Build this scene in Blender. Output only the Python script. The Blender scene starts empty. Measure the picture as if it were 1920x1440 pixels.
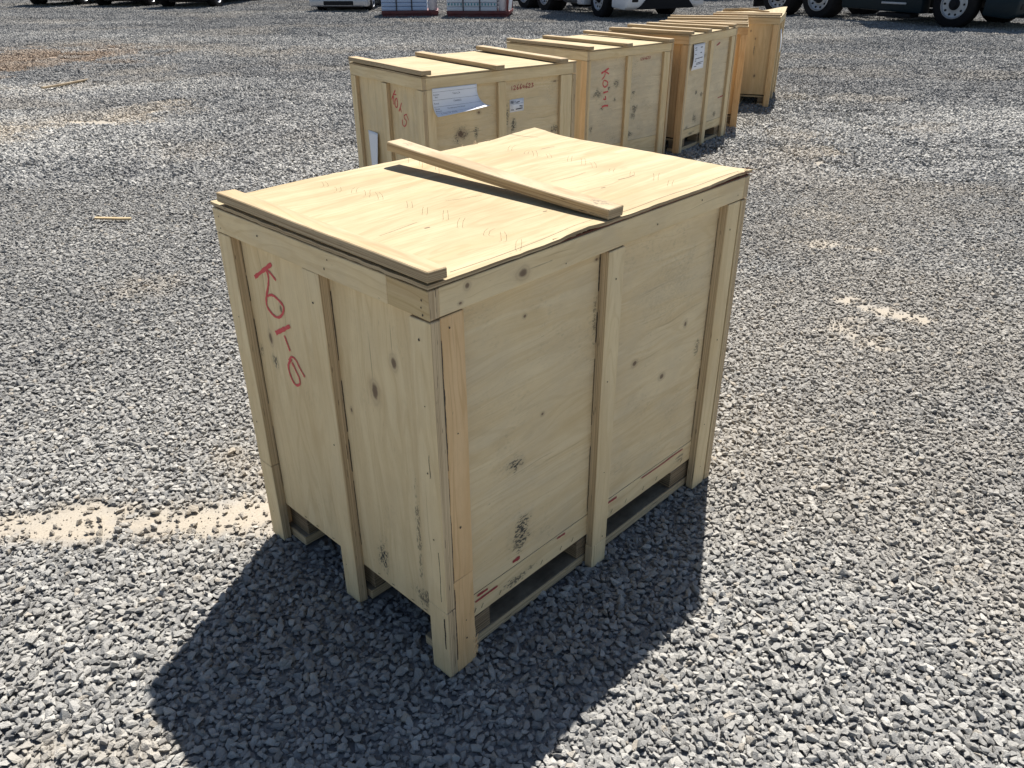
import bpy, bmesh, math, random
import numpy as np
from mathutils import Matrix, Vector, Euler

# ------------------------------------------------------------------ camera, world, sun, exposure
scene = bpy.context.scene
COL = scene.collection
PITCH, ROLL, CAMH = math.radians(28.682), math.radians(-0.296), 1.6
cam_data = bpy.data.cameras.new('camera')
cam_data.sensor_width = 36.0
cam_data.lens = 1485.0 / 1920.0 * 36.0
cam_data.clip_start, cam_data.clip_end = 0.05, 2000.0
cam = bpy.data.objects.new('camera', cam_data)
COL.objects.link(cam)
_fw = Vector((0, math.cos(PITCH), -math.sin(PITCH)))
_r = Vector((1, 0, 0)); _u = _r.cross(_fw)
_r2 = math.cos(ROLL) * _r + math.sin(ROLL) * _u
_u2 = -math.sin(ROLL) * _r + math.cos(ROLL) * _u
_m = Matrix((_r2, _u2, -_fw)).transposed().to_4x4()
_m.translation = (0, 0, CAMH)
cam.matrix_world = _m
scene.camera = cam

SUN_DIR = Vector((0.128, 0.498, 0.858)).normalized()
SUN_EL = math.asin(SUN_DIR.z)
SUN_ROT = math.atan2(SUN_DIR.x, SUN_DIR.y)
world = bpy.data.worlds.new('World'); scene.world = world
world.use_nodes = True
wn = world.node_tree.nodes; wl = world.node_tree.links
wn.clear()
sky = wn.new('ShaderNodeTexSky'); sky.sky_type = 'NISHITA'; sky.sun_disc = False
sky.sun_elevation = SUN_EL; sky.sun_rotation = SUN_ROT
sky.air_density = 1.0; sky.dust_density = 0.6; sky.ozone_density = 1.0
bg = wn.new('ShaderNodeBackground'); bg.inputs['Strength'].default_value = 0.05
wo = wn.new('ShaderNodeOutputWorld')
wl.new(sky.outputs[0], bg.inputs[0]); wl.new(bg.outputs[0], wo.inputs[0])
sun_data = bpy.data.lights.new('sun', 'SUN'); sun_data.energy = 5.0; sun_data.angle = math.radians(0.53)
sun_data.color = (1.0, 0.955, 0.89)
sun = bpy.data.objects.new('sun', sun_data); COL.objects.link(sun)
sun.rotation_euler = SUN_DIR.to_track_quat('Z', 'Y').to_euler()
sun.location = (2, 8, 14)
scene.view_settings.view_transform = 'Standard'
scene.view_settings.look = 'None'
scene.view_settings.exposure = 1.0
scene.view_settings.gamma = 1.0
scene.view_settings.use_curve_mapping = False
scene.cycles.max_bounces = 6
scene.cycles.diffuse_bounces = 3

rng = np.random.default_rng(11)
random.seed(11)

# ------------------------------------------------------------------ helpers: objects
def link(o, parent=None):
    COL.objects.link(o)
    if parent is not None:
        o.parent = parent
    return o

def tag(o, label=None, cat=None, group=None, kind=None):
    if label: o['label'] = label
    if cat: o['category'] = cat
    if group: o['group'] = group
    if kind: o['kind'] = kind
    return o

def empty(name, loc=(0, 0, 0), rz=0.0):
    o = bpy.data.objects.new(name, None)
    o.empty_display_size = 0.2
    o.location = loc; o.rotation_euler = (0, 0, rz)
    return link(o)

def from_bm(name, bm, mats, parent=None, smooth=False):
    me = bpy.data.meshes.new(name)
    bm.to_mesh(me); bm.free()
    if not isinstance(mats, (list, tuple)): mats = [mats]
    for m in mats: me.materials.append(m)
    if smooth:
        for p in me.polygons: p.use_smooth = True
    o = bpy.data.objects.new(name, me)
    return link(o, parent)

def set_gc(me, grain, thick, offset):
    """grain coordinates: x along the grain, y across, z through the thickness"""
    co = np.empty(len(me.vertices) * 3, np.float32)
    me.vertices.foreach_get('co', co); co = co.reshape(-1, 3)
    across = 3 - grain - thick
    g = np.stack([co[:, grain], co[:, across], co[:, thick]], 1) + np.array(offset, np.float32)
    a = me.attributes.new('gc', 'FLOAT_VECTOR', 'POINT')
    a.data.foreach_set('vector', np.ascontiguousarray(g, np.float32).ravel())

def board(parent, name, lo, hi, grain, thick, mat, edge=None, bev=0.0016, jit=0.0012, off=None, cuts=0, bow=0.0, mesh_only=False):
    """an axis-aligned board with slightly worn edges; edge material goes on the sawn edges"""
    bm = bmesh.new()
    bmesh.ops.create_cube(bm, size=1.0)
    lo = Vector(lo); hi = Vector(hi)
    for v in bm.verts:
        v.co = Vector([(lo[i] + hi[i]) / 2 + v.co[i] * (hi[i] - lo[i]) for i in range(3)])
        for i in range(3):
            if i != thick: v.co[i] += random.uniform(-jit, jit)
    if cuts:
        es = [e for e in bm.edges if abs((e.verts[0].co - e.verts[1].co)[grain]) > 0.5 * (hi[grain] - lo[grain])]
        bmesh.ops.subdivide_edges(bm, edges=es, cuts=cuts)
        ph = random.uniform(0, 6)
        for v in bm.verts:
            s = (v.co[grain] - lo[grain]) / max(1e-6, hi[grain] - lo[grain])
            v.co[thick] += bow * math.sin(s * math.pi) + 0.0006 * math.sin(9 * s + ph)
    bmesh.ops.bevel(bm, geom=list(bm.edges), offset=bev, segments=1, affect='EDGES', profile=0.6)
    bm.normal_update()
    if edge is not None:
        for f in bm.faces:
            n = f.normal
            f.material_index = 0 if abs(n[thick]) > 0.6 else 1
    mats = [mat] if edge is None else [mat, edge]
    o = from_bm(name, bm, mats, parent)
    if off is None: off = (random.uniform(-20, 20), random.uniform(-20, 20), -lo[thick])
    set_gc(o.data, grain, thick, off)
    return o

# ------------------------------------------------------------------ helpers: materials
def new_mat(name):
    m = bpy.data.materials.new(name); m.use_nodes = True
    nt = m.node_tree; nt.nodes.clear()
    out = nt.nodes.new('ShaderNodeOutputMaterial')
    b = nt.nodes.new('ShaderNodeBsdfPrincipled')
    nt.links.new(b.outputs[0], out.inputs[0])
    return m, nt, b

class NB:
    """little node-building helper"""
    def __init__(s, nt): s.nt = nt
    def n(s, t, **kw):
        x = s.nt.nodes.new(t)
        for k, v in kw.items(): setattr(x, k, v)
        return x
    def l(s, a, b): s.nt.links.new(a, b)
    def put(s, sock, v):
        if hasattr(v, 'is_linked') or isinstance(v, bpy.types.NodeSocket): s.l(v, sock)
        else: sock.default_value = v
    def math(s, op, a, b=0.0, c=0.0, clamp=False):
        x = s.n('ShaderNodeMath', operation=op, use_clamp=clamp)
        s.put(x.inputs[0], a); s.put(x.inputs[1], b); s.put(x.inputs[2], c)
        return x.outputs[0]
    def vmath(s, op, a, b=(0, 0, 0)):
        x = s.n('ShaderNodeVectorMath', operation=op)
        s.put(x.inputs[0], a); s.put(x.inputs[1], b)
        return x.outputs['Value'] if op in ('LENGTH', 'DOT_PRODUCT', 'DISTANCE') else x.outputs['Vector']
    def noise(s, vec, scale, detail=4.0, rough=0.55, dist=0.0):
        x = s.n('ShaderNodeTexNoise')
        s.l(vec, x.inputs['Vector'])
        x.inputs['Scale'].default_value = scale; x.inputs['Detail'].default_value = detail
        x.inputs['Roughness'].default_value = rough; x.inputs['Distortion'].default_value = dist
        return x.outputs['Fac']
    def ramp(s, fac, lo, hi, a=0.0, b=1.0):
        x = s.n('ShaderNodeMapRange', interpolation_type='SMOOTHSTEP')
        s.l(fac, x.inputs[0])
        x.inputs[1].default_value = lo; x.inputs[2].default_value = hi
        x.inputs[3].default_value = a; x.inputs[4].default_value = b
        return x.outputs[0]
    def mix(s, fac, a, b, mode='MIX'):
        x = s.n('ShaderNodeMix', data_type='RGBA', blend_type=mode)
        s.put(x.inputs[0], fac); s.put(x.inputs[6], a); s.put(x.inputs[7], b)
        return x.outputs[2]
    def bump(s, h, strength, dist):
        x = s.n('ShaderNodeBump'); s.l(h, x.inputs['Height'])
        x.inputs['Strength'].default_value = strength; x.inputs['Distance'].default_value = dist
        return x.outputs[0]

def rgb(r, g, b): return (r, g, b, 1.0)

def wood(name, light, dark, blotch=0.25, grey=0.0, knots=(), mildew=(), mild_all=0.0, stain=0.0, rough=0.78, lines=0.35):
    """plywood veneer. knots: (u, v, ru, rv); mildew: (u, v, radius_u, radius_v, strength); u runs along the grain"""
    m, nt, b = new_mat(name); k = NB(nt)
    at = k.n('ShaderNodeAttribute', attribute_name='gc')
    gc = at.outputs['Vector']
    warp = k.noise(k.vmath('MULTIPLY', gc, (1.6, 5.0, 1.0)), 1.0, 3.0)
    gw = k.n('ShaderNodeCombineXYZ'); k.l(k.math('MULTIPLY', k.math('SUBTRACT', warp, 0.5), 0.09), gw.inputs[1])
    # grain bends round each knot
    bend = None
    for (u, v, ru, rv) in knots:
        d = k.vmath('LENGTH', k.vmath('MULTIPLY', k.vmath('SUBTRACT', gc, (u, v, 0)), (1 / (ru * 5), 1 / (rv * 4), 0)))
        f = k.ramp(d, 0.0, 1.0, 1.0, 0.0)
        sy = k.n('ShaderNodeSeparateXYZ'); k.l(k.vmath('SUBTRACT', gc, (u, v, 0)), sy.inputs[0])
        t = k.math('MULTIPLY', k.math('MULTIPLY', f, sy.outputs[1]), -0.75)
        bend = t if bend is None else k.math('ADD', bend, t)
    gv = k.vmath('ADD', gc, gw.outputs[0])
    if bend is not None:
        cb = k.n('ShaderNodeCombineXYZ'); k.l(bend, cb.inputs[1]); gv = k.vmath('ADD', gv, cb.outputs[0])
    streak = k.noise(k.vmath('MULTIPLY', gv, (1.3, 26.0, 3.0)), 1.0, 6.0, 0.6, 0.5)
    fiber = k.noise(k.vmath('MULTIPLY', gv, (11.0, 330.0, 30.0)), 1.0, 3.0, 0.6)
    big = k.noise(k.vmath('MULTIPLY', gc, (2.4, 4.2, 2.0)), 1.0, 4.0, 0.6)
    fig = k.noise(k.vmath('MULTIPLY', gv, (0.9, 9.0, 1.0)), 1.0, 2.0, 0.5, 1.2)
    rings = k.math('SINE', k.math('MULTIPLY', fig, 46.0))
    col = k.mix(k.ramp(streak, 0.3, 0.72), rgb(*light), rgb(*dark))
    col = k.mix(k.math('MULTIPLY', k.ramp(rings, 0.45, 1.0), lines * 0.55), col, rgb(dark[0] * .78, dark[1] * .72, dark[2] * .62))
    col = k.mix(k.math('MULTIPLY', k.ramp(big, 0.42, 0.75), blotch), col, rgb(dark[0] * .8, dark[1] * .74, dark[2] * .66))
    col = k.mix(k.math('MULTIPLY', k.ramp(fiber, 0.5, 0.8), 0.28), col, rgb(dark[0] * .6, dark[1] * .55, dark[2] * .5))
    hair = k.noise(k.vmath('MULTIPLY', gv, (1.7, 95.0, 4.0)), 1.0, 2.0, 0.5)
    hgate = k.noise(k.vmath('MULTIPLY', gc, (3.0, 9.0, 2.0)), 1.0, 2.0)
    col = k.mix(k.math('MULTIPLY', k.math('MULTIPLY', k.ramp(hair, 0.66, 0.71), k.ramp(hgate, 0.42, 0.6)), 0.42), col, rgb(dark[0] * .5, dark[1] * .45, dark[2] * .4))
    mott = k.noise(k.vmath('MULTIPLY', gc, (16.0, 30.0, 9.0)), 1.0, 5.0, 0.7)
    col = k.mix(k.ramp(mott, 0.35, 0.8, 0.0, 0.2), col, rgb(dark[0] * .74, dark[1] * .7, dark[2] * .66))
    # pores and nicks
    nick = k.noise(k.vmath('MULTIPLY', gc, (38.0, 150.0, 40.0)), 1.0, 2.0, 0.5)
    gate = k.noise(gc, 9.0, 2.0)
    nk = k.math('MULTIPLY', k.ramp(nick, 0.70, 0.76), k.ramp(gate, 0.5, 0.62))
    col = k.mix(k.math('MULTIPLY', nk, 0.45), col, rgb(0.12, 0.095, 0.07))
    if grey > 0:
        gn = k.noise(k.vmath('MULTIPLY', gc, (5.0, 7.0, 5.0)), 1.0, 5.0, 0.65)
        col = k.mix(k.math('MULTIPLY', k.ramp(gn, 0.38, 0.72), grey), col, rgb(0.56, 0.47, 0.33))
    if stain > 0:
        sn = k.noise(k.vmath('MULTIPLY', gc, (1.3, 13.0, 2.0)), 1.0, 3.0, 0.5, 0.6)
        col = k.mix(k.math('MULTIPLY', k.ramp(sn, 0.5, 0.78), stain), col, rgb(0.43, 0.27, 0.13))
    if mild_all > 0:
        a = k.noise(gc, 6.0, 5.0, 0.7); s = k.noise(k.vmath('MULTIPLY', gc, (70, 120, 70)), 1.0, 3.0, 0.6)
        col = k.mix(k.math('MULTIPLY', k.math('MULTIPLY', k.ramp(a, 0.45, 0.72), k.ramp(s, 0.48, 0.66)), mild_all), col, rgb(0.13, 0.12, 0.095))
    if mildew:
        spk = k.noise(k.vmath('MULTIPLY', gc, (85, 150, 80)), 1.0, 4.0, 0.65)
        wob = k.noise(gc, 22.0, 3.0, 0.6)
        for (u, v, ru, rv, st) in mildew:
            d = k.vmath('LENGTH', k.vmath('MULTIPLY', k.vmath('SUBTRACT', gc, (u, v, 0)), (0.80 / ru, 0.80 / rv, 0)))
            d = k.math('ADD', d, k.math('MULTIPLY', k.math('SUBTRACT', wob, 0.5), 1.5))
            f = k.ramp(d, 0.15, 1.0, 1.0, 0.0)
            thr = k.ramp(k.math('ADD', spk, k.math('MULTIPLY', f, 0.22)), 0.66, 0.76)
            col = k.mix(k.math('MULTIPLY', k.math('MULTIPLY', f, thr), st), col, rgb(0.035, 0.034, 0.03))
            col = k.mix(k.math('MULTIPLY', f, st * 0.22), col, rgb(0.2, 0.18, 0.14))
    if knots:
        kw = k.noise(gc, 40.0, 2.0)
        for (u, v, ru, rv) in knots:
            dv = k.vmath('SUBTRACT', gc, (u, v, 0))
            d = k.vmath('LENGTH', k.vmath('MULTIPLY', dv, (1 / ru, 1 / rv, 0)))
            d = k.math('ADD', d, k.math('MULTIPLY', k.math('SUBTRACT', kw, 0.5), 0.7))
            ring = k.math('ADD', 0.5, k.math('MULTIPLY', k.math('SINE', k.math('MULTIPLY', d, 11.0)), 0.5))
            halo = k.math('MULTIPLY', k.ramp(d, 0.6, 2.1, 1.0, 0.0), k.math('ADD', 0.34, k.math('MULTIPLY', ring, 0.22)))
            col = k.mix(halo, col, rgb(0.33, 0.235, 0.15))
            core = k.ramp(d, 0.45, 0.85, 0.78, 0.0)
            col = k.mix(core, col, rgb(0.13, 0.082, 0.055))
            tail = k.vmath('LENGTH', k.vmath('MULTIPLY', k.vmath('SUBTRACT', dv, (ru * 3.2, rv * 0.25, 0)), (1 / (ru * 3.0), 1 / (rv * 0.16), 0)))
            if ru > 0.0155: col = k.mix(k.ramp(tail, 0.3, 1.0, 0.5, 0.0), col, rgb(0.2, 0.14, 0.09))
    k.l(col, b.inputs['Base Color'])
    b.inputs['Roughness'].default_value = rough
    b.inputs['Specular IOR Level'].default_value = 0.25
    h = k.math('ADD', k.math('MULTIPLY', fiber, 0.6), k.math('MULTIPLY', streak, 0.7))
    k.l(k.bump(h, 0.35, 0.0012), b.inputs['Normal'])
    return m

def ply_edge(name, a=(0.40, 0.30, 0.185), c=(0.15, 0.10, 0.06), layers=520.0):
    m, nt, b = new_mat(name); k = NB(nt)
    gc = k.n('ShaderNodeAttribute', attribute_name='gc').outputs['Vector']
    s = k.noise(k.vmath('MULTIPLY', gc, (2.0, 2.0, layers)), 1.0, 2.0, 0.5)
    f = k.noise(k.vmath('MULTIPLY', gc, (14.0, 14.0, 900.0)), 1.0, 3.0, 0.6)
    vd = k.noise(k.vmath('MULTIPLY', gc, (16.0, 16.0, 300.0)), 1.0, 2.0, 0.5)
    col = k.mix(k.ramp(s, 0.4, 0.62), rgb(*a), rgb(*c))
    col = k.mix(k.math('MULTIPLY', f, 0.45), col, rgb(a[0] * 1.15, a[1] * 1.1, a[2] * 1.0))
    col = k.mix(k.ramp(vd, 0.68, 0.74), col, rgb(0.03, 0.022, 0.016))
    k.l(col, b.inputs['Base Color']); b.inputs['Roughness'].default_value = 0.85
    b.inputs['Specular IOR Level'].default_value = 0.2
    k.l(k.bump(k.math('ADD', s, f), 0.6, 0.0015), b.inputs['Normal'])
    return m

def plain(name, c, rough=0.5, metal=0.0, var=0.12, scale=20.0, coat=0.0, dirt=None, dirt_amt=0.0, spec=0.5):
    m, nt, b = new_mat(name); k = NB(nt)
    tc = k.n('ShaderNodeTexCoord').outputs['Object']
    n = k.noise(tc, scale, 5.0, 0.6)
    col = k.mix(k.math('MULTIPLY', n, var * 2), rgb(*c), rgb(c[0] * .45, c[1] * .45, c[2] * .45))
    if dirt is not None:
        d = k.noise(tc, 3.0, 5.0, 0.65)
        col = k.mix(k.math('MULTIPLY', k.ramp(d, 0.4, 0.7), dirt_amt), col, rgb(*dirt))
    k.l(col, b.inputs['Base Color'])
    b.inputs['Roughness'].default_value = rough; b.inputs['Metallic'].default_value = metal
    b.inputs['Coat Weight'].default_value = coat
    b.inputs['Specular IOR Level'].default_value = spec
    return m

# ------------------------------------------------------------------ ground: dust patches and gentle relief
DUST = [  # polyline on the ground, half width, strength, tint (0 beige, 1 brown)
    ([(-2.6, 1.93), (-1.63, 2.0), (-1.42, 2.01), (-1.22, 2.03), (-1.01, 2.05), (-0.74, 2.09)], 0.085, 1.0, 0),
    ([(-8.2, 6.4), (-5.32, 8.14), (-5.05, 8.54), (-4.8, 8.83), (-4.49, 9.16), (-4.22, 9.52)], 0.42, 1.0, 0),
    ([(-10.5, 13.0), (-8.57, 13.67), (-8.35, 14.6), (-7.7, 15.4)], 1.0, 1.0, 1),
    ([(-8.49, 16.94), (-7.21, 16.39), (-5.5, 15.85), (-3.6, 15.4)], 0.55, 0.55, 0),
    ([(1.72, 3.82), (1.84, 3.69), (2.0, 3.58)], 0.06, 0.95, 0),
    ([(1.60, 3.48), (1.65, 3.30)], 0.14, 0.8, 0),
    ([(1.90, 4.70), (2.2, 4.6)], 0.08, 0.85, 0),
    ([(2.49, 6.9), (2.74, 7.24), (3.06, 7.93), (2.8, 7.86)], 0.15, 0.75, 0),
    ([(2.07, 5.36), (2.25, 5.25)], 0.16, 0.5, 0),
    ([(-2.1, 4.0), (-1.91, 4.03)], 0.12, 0.5, 0),
    ([(-1.04, 2.43), (-0.9, 2.24), (-0.82, 2.15)], 0.07, 0.55, 0),
    ([(-1.08, 1.19), (-0.93, 1.18), (-0.77, 1.19)], 0.05, 0.55, 0),
    ([(-3.06, 7.38), (-2.83, 7.41)], 0.25, 0.35, 0),
    ([(-6.41, 10.46), (-5.94, 12.07), (-5.56, 13.22)], 0.35, 0.45, 0),
    ([(-7.5, 11.2), (-5.4, 11.6), (-4.4, 12.3)], 0.22, 0.5, 0),
    ([(2.9, 10.3), (4.6, 10.0)], 0.14, 0.45, 0),
    ([(3.5, 8.4), (4.4, 8.3)], 0.15, 0.4, 0),
    ([(-2.6, 22.6), (0.6, 22.2)], 0.45, 0.5, 0),
]
def _hash_noise(x, y, seed):
    """smooth value noise, vectorised"""
    xi = np.floor(x).astype(np.int64); yi = np.floor(y).astype(np.int64)
    fx = x - xi; fy = y - yi
    fx = fx * fx * (3 - 2 * fx); fy = fy * fy * (3 - 2 * fy)
    def h(a, b):
        v = (a * 374761393 + b * 668265263 + seed * 974711) & 0x7fffffff
        v = ((v ^ (v >> 13)) * 1274126177) & 0x7fffffff
        return ((v ^ (v >> 16)) & 0xffff) / 65535.0
    return (h(xi, yi) * (1 - fx) + h(xi + 1, yi) * fx) * (1 - fy) + (h(xi, yi + 1) * (1 - fx) + h(xi + 1, yi + 1) * fx) * fy
def fbm(x, y, f, seed, octs=4):
    t = np.zeros_like(x); a = 1.0; s = 0.0
    for i in range(octs):
        t = t + a * _hash_noise(x * f, y * f, seed + i); s += a; a *= 0.5; f *= 2.03
    return t / s
def dust_field(x, y):
    d = np.zeros_like(x); tint = np.zeros_like(x)
    wob = (fbm(x, y, 5.0, 3, 4) - 0.5) + 0.9 * (fbm(x, y, 22.0, 5, 3) - 0.5)
    for pts, hw, st, tn in DUST:
        best = np.full_like(x, 1e9)
        for (x0, y0), (x1, y1) in zip(pts[:-1], pts[1:]):
            dx, dy = x1 - x0, y1 - y0
            t = np.clip(((x - x0) * dx + (y - y0) * dy) / (dx * dx + dy * dy), 0, 1)
            best = np.minimum(best, np.hypot(x - x0 - t * dx, y - y0 - t * dy))
        q = best / hw + wob * 2.2
        f = np.clip((1.7 - q) / 1.5, 0, 1); f = f * f * (3 - 2 * f) * st
        if tn: tint = np.maximum(tint, f)
        d = np.maximum(d, f)
    amb = np.clip((fbm(x * 0.55, y, 0.9, 40, 4) - 0.57) / 0.14, 0, 1) * 0.33
    return np.maximum(d, amb), tint
def relief(x, y):
    far = np.clip((y - 5.5) / 10.0, 0, 1)
    return -0.006 + (fbm(x, y, 0.9, 77, 3) - 0.5) * (0.010 + 0.07 * far) - 0.0 * far

def gap_axis(a, b, n, power=2.2):
    t = np.linspace(0, 1, n); return a + (b - a) * t ** power
ys = np.concatenate([[-60, -25, -10, -4, -1.5], np.arange(0.0, 6.5, 0.05), 6.5 + (420 - 6.5) * np.linspace(0, 1, 150) ** 3.2])
xp = np.concatenate([np.arange(0, 4.2, 0.06), 4.2 + (300 - 4.2) * np.linspace(0, 1, 70)[0:] ** 3.4])
xs = np.concatenate([-xp[:0:-1], xp])
GX, GY = np.meshgrid(xs, ys)
gx, gy = GX.ravel(), GY.ravel()
gz = relief(gx, gy)
nx, ny = len(xs), len(ys)
idx = np.arange(nx * ny).reshape(ny, nx)
faces = np.stack([idx[:-1, :-1], idx[:-1, 1:], idx[1:, 1:], idx[1:, :-1]], -1).reshape(-1, 4)
gme = bpy.data.meshes.new('ground')
gme.from_pydata(np.stack([gx, gy, gz], 1).tolist(), [], faces.tolist())
gme.polygons.foreach_set('use_smooth', np.ones(len(gme.polygons), bool))
gd, gt = dust_field(gx, gy)
for nm, arr in (('dust', gd), ('tint', gt)):
    a = gme.attributes.new(nm, 'FLOAT', 'POINT'); a.data.foreach_set('value', arr.astype(np.float32))
m, nt, b = new_mat('crushed_fines'); k = NB(nt)
tc = k.n('ShaderNodeTexCoord').outputs['Object']
du = k.n('ShaderNodeAttribute', attribute_name='dust').outputs['Fac']
ti = k.n('ShaderNodeAttribute', attribute_name='tint').outputs['Fac']
v1 = k.n('ShaderNodeTexVoronoi'); v1.inputs['Scale'].default_value = 34.0; k.l(tc, v1.inputs['Vector'])
v2 = k.n('ShaderNodeTexVoronoi'); v2.inputs['Scale'].default_value = 95.0; k.l(tc, v2.inputs['Vector'])
fine = k.noise(tc, 160.0, 4.0, 0.7); med = k.noise(tc, 14.0, 5.0, 0.65)
sx = k.n('ShaderNodeSeparateColor'); k.l(v1.outputs['Color'], sx.inputs[0])
stone = k.mix(k.ramp(sx.outputs[0], 0.1, 0.9), rgb(0.12, 0.121, 0.122), rgb(0.27, 0.266, 0.257))
stone = k.mix(k.math('MULTIPLY', fine, 0.5), stone, rgb(0.20, 0.2, 0.195))
sand = k.mix(k.ramp(fine, 0.3, 0.75), rgb(0.39, 0.345, 0.28), rgb(0.27, 0.238, 0.19))
sand = k.mix(k.math('MULTIPLY', k.ramp(med, 0.4, 0.7), 0.5), sand, rgb(0.33, 0.30, 0.255))
brown = k.mix(k.ramp(fine, 0.3, 0.75), rgb(0.25, 0.18, 0.125), rgb(0.18, 0.13, 0.095))
sand = k.mix(ti, sand, brown)
col = k.mix(du, stone, sand)
k.l(col, b.inputs['Base Color']); b.inputs['Roughness'].default_value = 0.95; b.inputs['Specular IOR Level'].default_value = 0.15
inv = k.math('SUBTRACT', 1.0, du)
hh = k.math('ADD', k.math('MULTIPLY', k.math('MULTIPLY', v1.outputs['Distance'], -1.0), inv), k.math('MULTIPLY', fine, 0.25))
k.l(k.bump(hh, 0.8, 0.012), b.inputs['Normal'])
MAT_GROUND = m
gme.materials.append(MAT_GROUND)
ground = link(bpy.data.objects.new('ground', gme)); tag(ground, kind='structure')

# ------------------------------------------------------------------ gravel
m, nt, b = new_mat('crushed_stone'); k = NB(nt)
tone = k.n('ShaderNodeAttribute', attribute_name='tone', attribute_type='INSTANCER').outputs['Vector']
sp = k.n('ShaderNodeSeparateXYZ'); k.l(tone, sp.inputs[0])
tc = k.n('ShaderNodeTexCoord').outputs['Object']
oi = k.n('ShaderNodeObjectInfo').outputs['Random']
shift = k.n('ShaderNodeCombineXYZ'); k.l(k.math('MULTIPLY', oi, 40.0), shift.inputs[0]); k.l(sp.outputs[0], shift.inputs[1])
tv = k.vmath('ADD', tc, shift.outputs[0])
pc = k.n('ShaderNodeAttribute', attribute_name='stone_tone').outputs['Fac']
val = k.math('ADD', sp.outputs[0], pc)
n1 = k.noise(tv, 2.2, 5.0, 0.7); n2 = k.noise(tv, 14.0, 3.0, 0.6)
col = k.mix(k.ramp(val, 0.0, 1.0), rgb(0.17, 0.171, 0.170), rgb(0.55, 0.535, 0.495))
col = k.mix(k.math('MULTIPLY', k.ramp(n1, 0.45, 0.75), 0.35), col, rgb(0.58, 0.56, 0.52))
col = k.mix(k.math('MULTIPLY', k.ramp(n2, 0.5, 0.75), 0.3), col, rgb(0.16, 0.162, 0.165))
col = k.mix(sp.outputs[1], col, rgb(0.40, 0.352, 0.285))
col = k.mix(k.math('MULTIPLY', sp.outputs[2], 0.8), col, rgb(0.26, 0.19, 0.135))
k.l(col, b.inputs['Base Color']); b.inputs['Roughness'].default_value = 0.9; b.inputs['Specular IOR Level'].default_value = 0.25
k.l(k.bump(k.math('ADD', n1, k.math('MULTIPLY', n2, 0.5)), 0.5, 0.12), b.inputs['Normal'])
MAT_STONE = m

def stone_mesh(rs, npts=13):
    """angular crushed stone: hull of a few random points, unit sized"""
    bm = bmesh.new()
    p = rs.normal(size=(npts, 3)); p /= np.linalg.norm(p, axis=1)[:, None]
    p *= rs.uniform(0.72, 1.0, (npts, 1))
    p *= np.array([0.5 * rs.uniform(0.95, 1.2), 0.5 * rs.uniform(0.78, 1.0), 0.5 * rs.uniform(0.55, 0.85)])
    for q in p: bm.verts.new(q)
    r = bmesh.ops.convex_hull(bm, input=list(bm.verts))
    bad = [v for v in bm.verts if not v.link_faces]
    bmesh.ops.delete(bm, geom=bad, context='VERTS')
    bmesh.ops.recalc_face_normals(bm, faces=list(bm.faces))
    me = bpy.data.meshes.new('stone'); bm.to_mesh(me); bm.free()
    return me

def scatter_object(name, pos, rot, scl, tone, pick, coll, label=None, cat=None):
    me = bpy.data.meshes.new(name)
    me.vertices.add(len(pos)); me.vertices.foreach_set('co', pos.astype(np.float32).ravel())
    for nm, arr in (('rot', rot), ('scl', scl), ('tone', tone)):
        a = me.attributes.new(nm, 'FLOAT_VECTOR', 'POINT'); a.data.foreach_set('vector', arr.astype(np.float32).ravel())
    a = me.attributes.new('pick', 'INT', 'POINT'); a.data.foreach_set('value', pick.astype(np.int32))
    o = link(bpy.data.objects.new(name, me))
    ng = bpy.data.node_groups.new(name + '_nodes', 'GeometryNodeTree')
    ng.interface.new_socket('Geometry', in_out='INPUT', socket_type='NodeSocketGeometry')
    ng.interface.new_socket('Geometry', in_out='OUTPUT', socket_type='NodeSocketGeometry')
    N = ng.nodes; L = ng.links
    gi = N.new('NodeGroupInput'); go = N.new('NodeGroupOutput')
    ci = N.new('GeometryNodeCollectionInfo'); ci.inputs['Collection'].default_value = coll
    ci.inputs['Separate Children'].default_value = True; ci.inputs['Reset Children'].default_value = True
    ip = N.new('GeometryNodeInstanceOnPoints'); ip.inputs['Pick Instance'].default_value = True
    def attr(nm, t):
        x = N.new('GeometryNodeInputNamedAttribute'); x.data_type = t; x.inputs['Name'].default_value = nm
        return x.outputs['Attribute']
    e2r = N.new('FunctionNodeEulerToRotation')
    L.new(attr('rot', 'FLOAT_VECTOR'), e2r.inputs[0])
    L.new(gi.outputs[0], ip.inputs['Points']); L.new(ci.outputs[0], ip.inputs['Instance'])
    L.new(attr('pick', 'INT'), ip.inputs['Instance Index'])
    L.new(e2r.outputs[0], ip.inputs['Rotation']); L.new(attr('scl', 'FLOAT_VECTOR'), ip.inputs['Scale'])
    L.new(ip.outputs[0], go.inputs[0])
    md = o.modifiers.new('scatter', 'NODES'); md.node_group = ng
    tag(o, label, cat, kind='stuff')
    return o

stones = bpy.data.collections.new('stone_shapes')
NST = 28
STONE_ME = []
for i in range(NST):
    me = stone_mesh(rng, 12 + i % 5); me.materials.append(MAT_STONE); STONE_ME.append(me)
    stones.objects.link(bpy.data.objects.new('stone_shape_%02d' % i, me))

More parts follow.
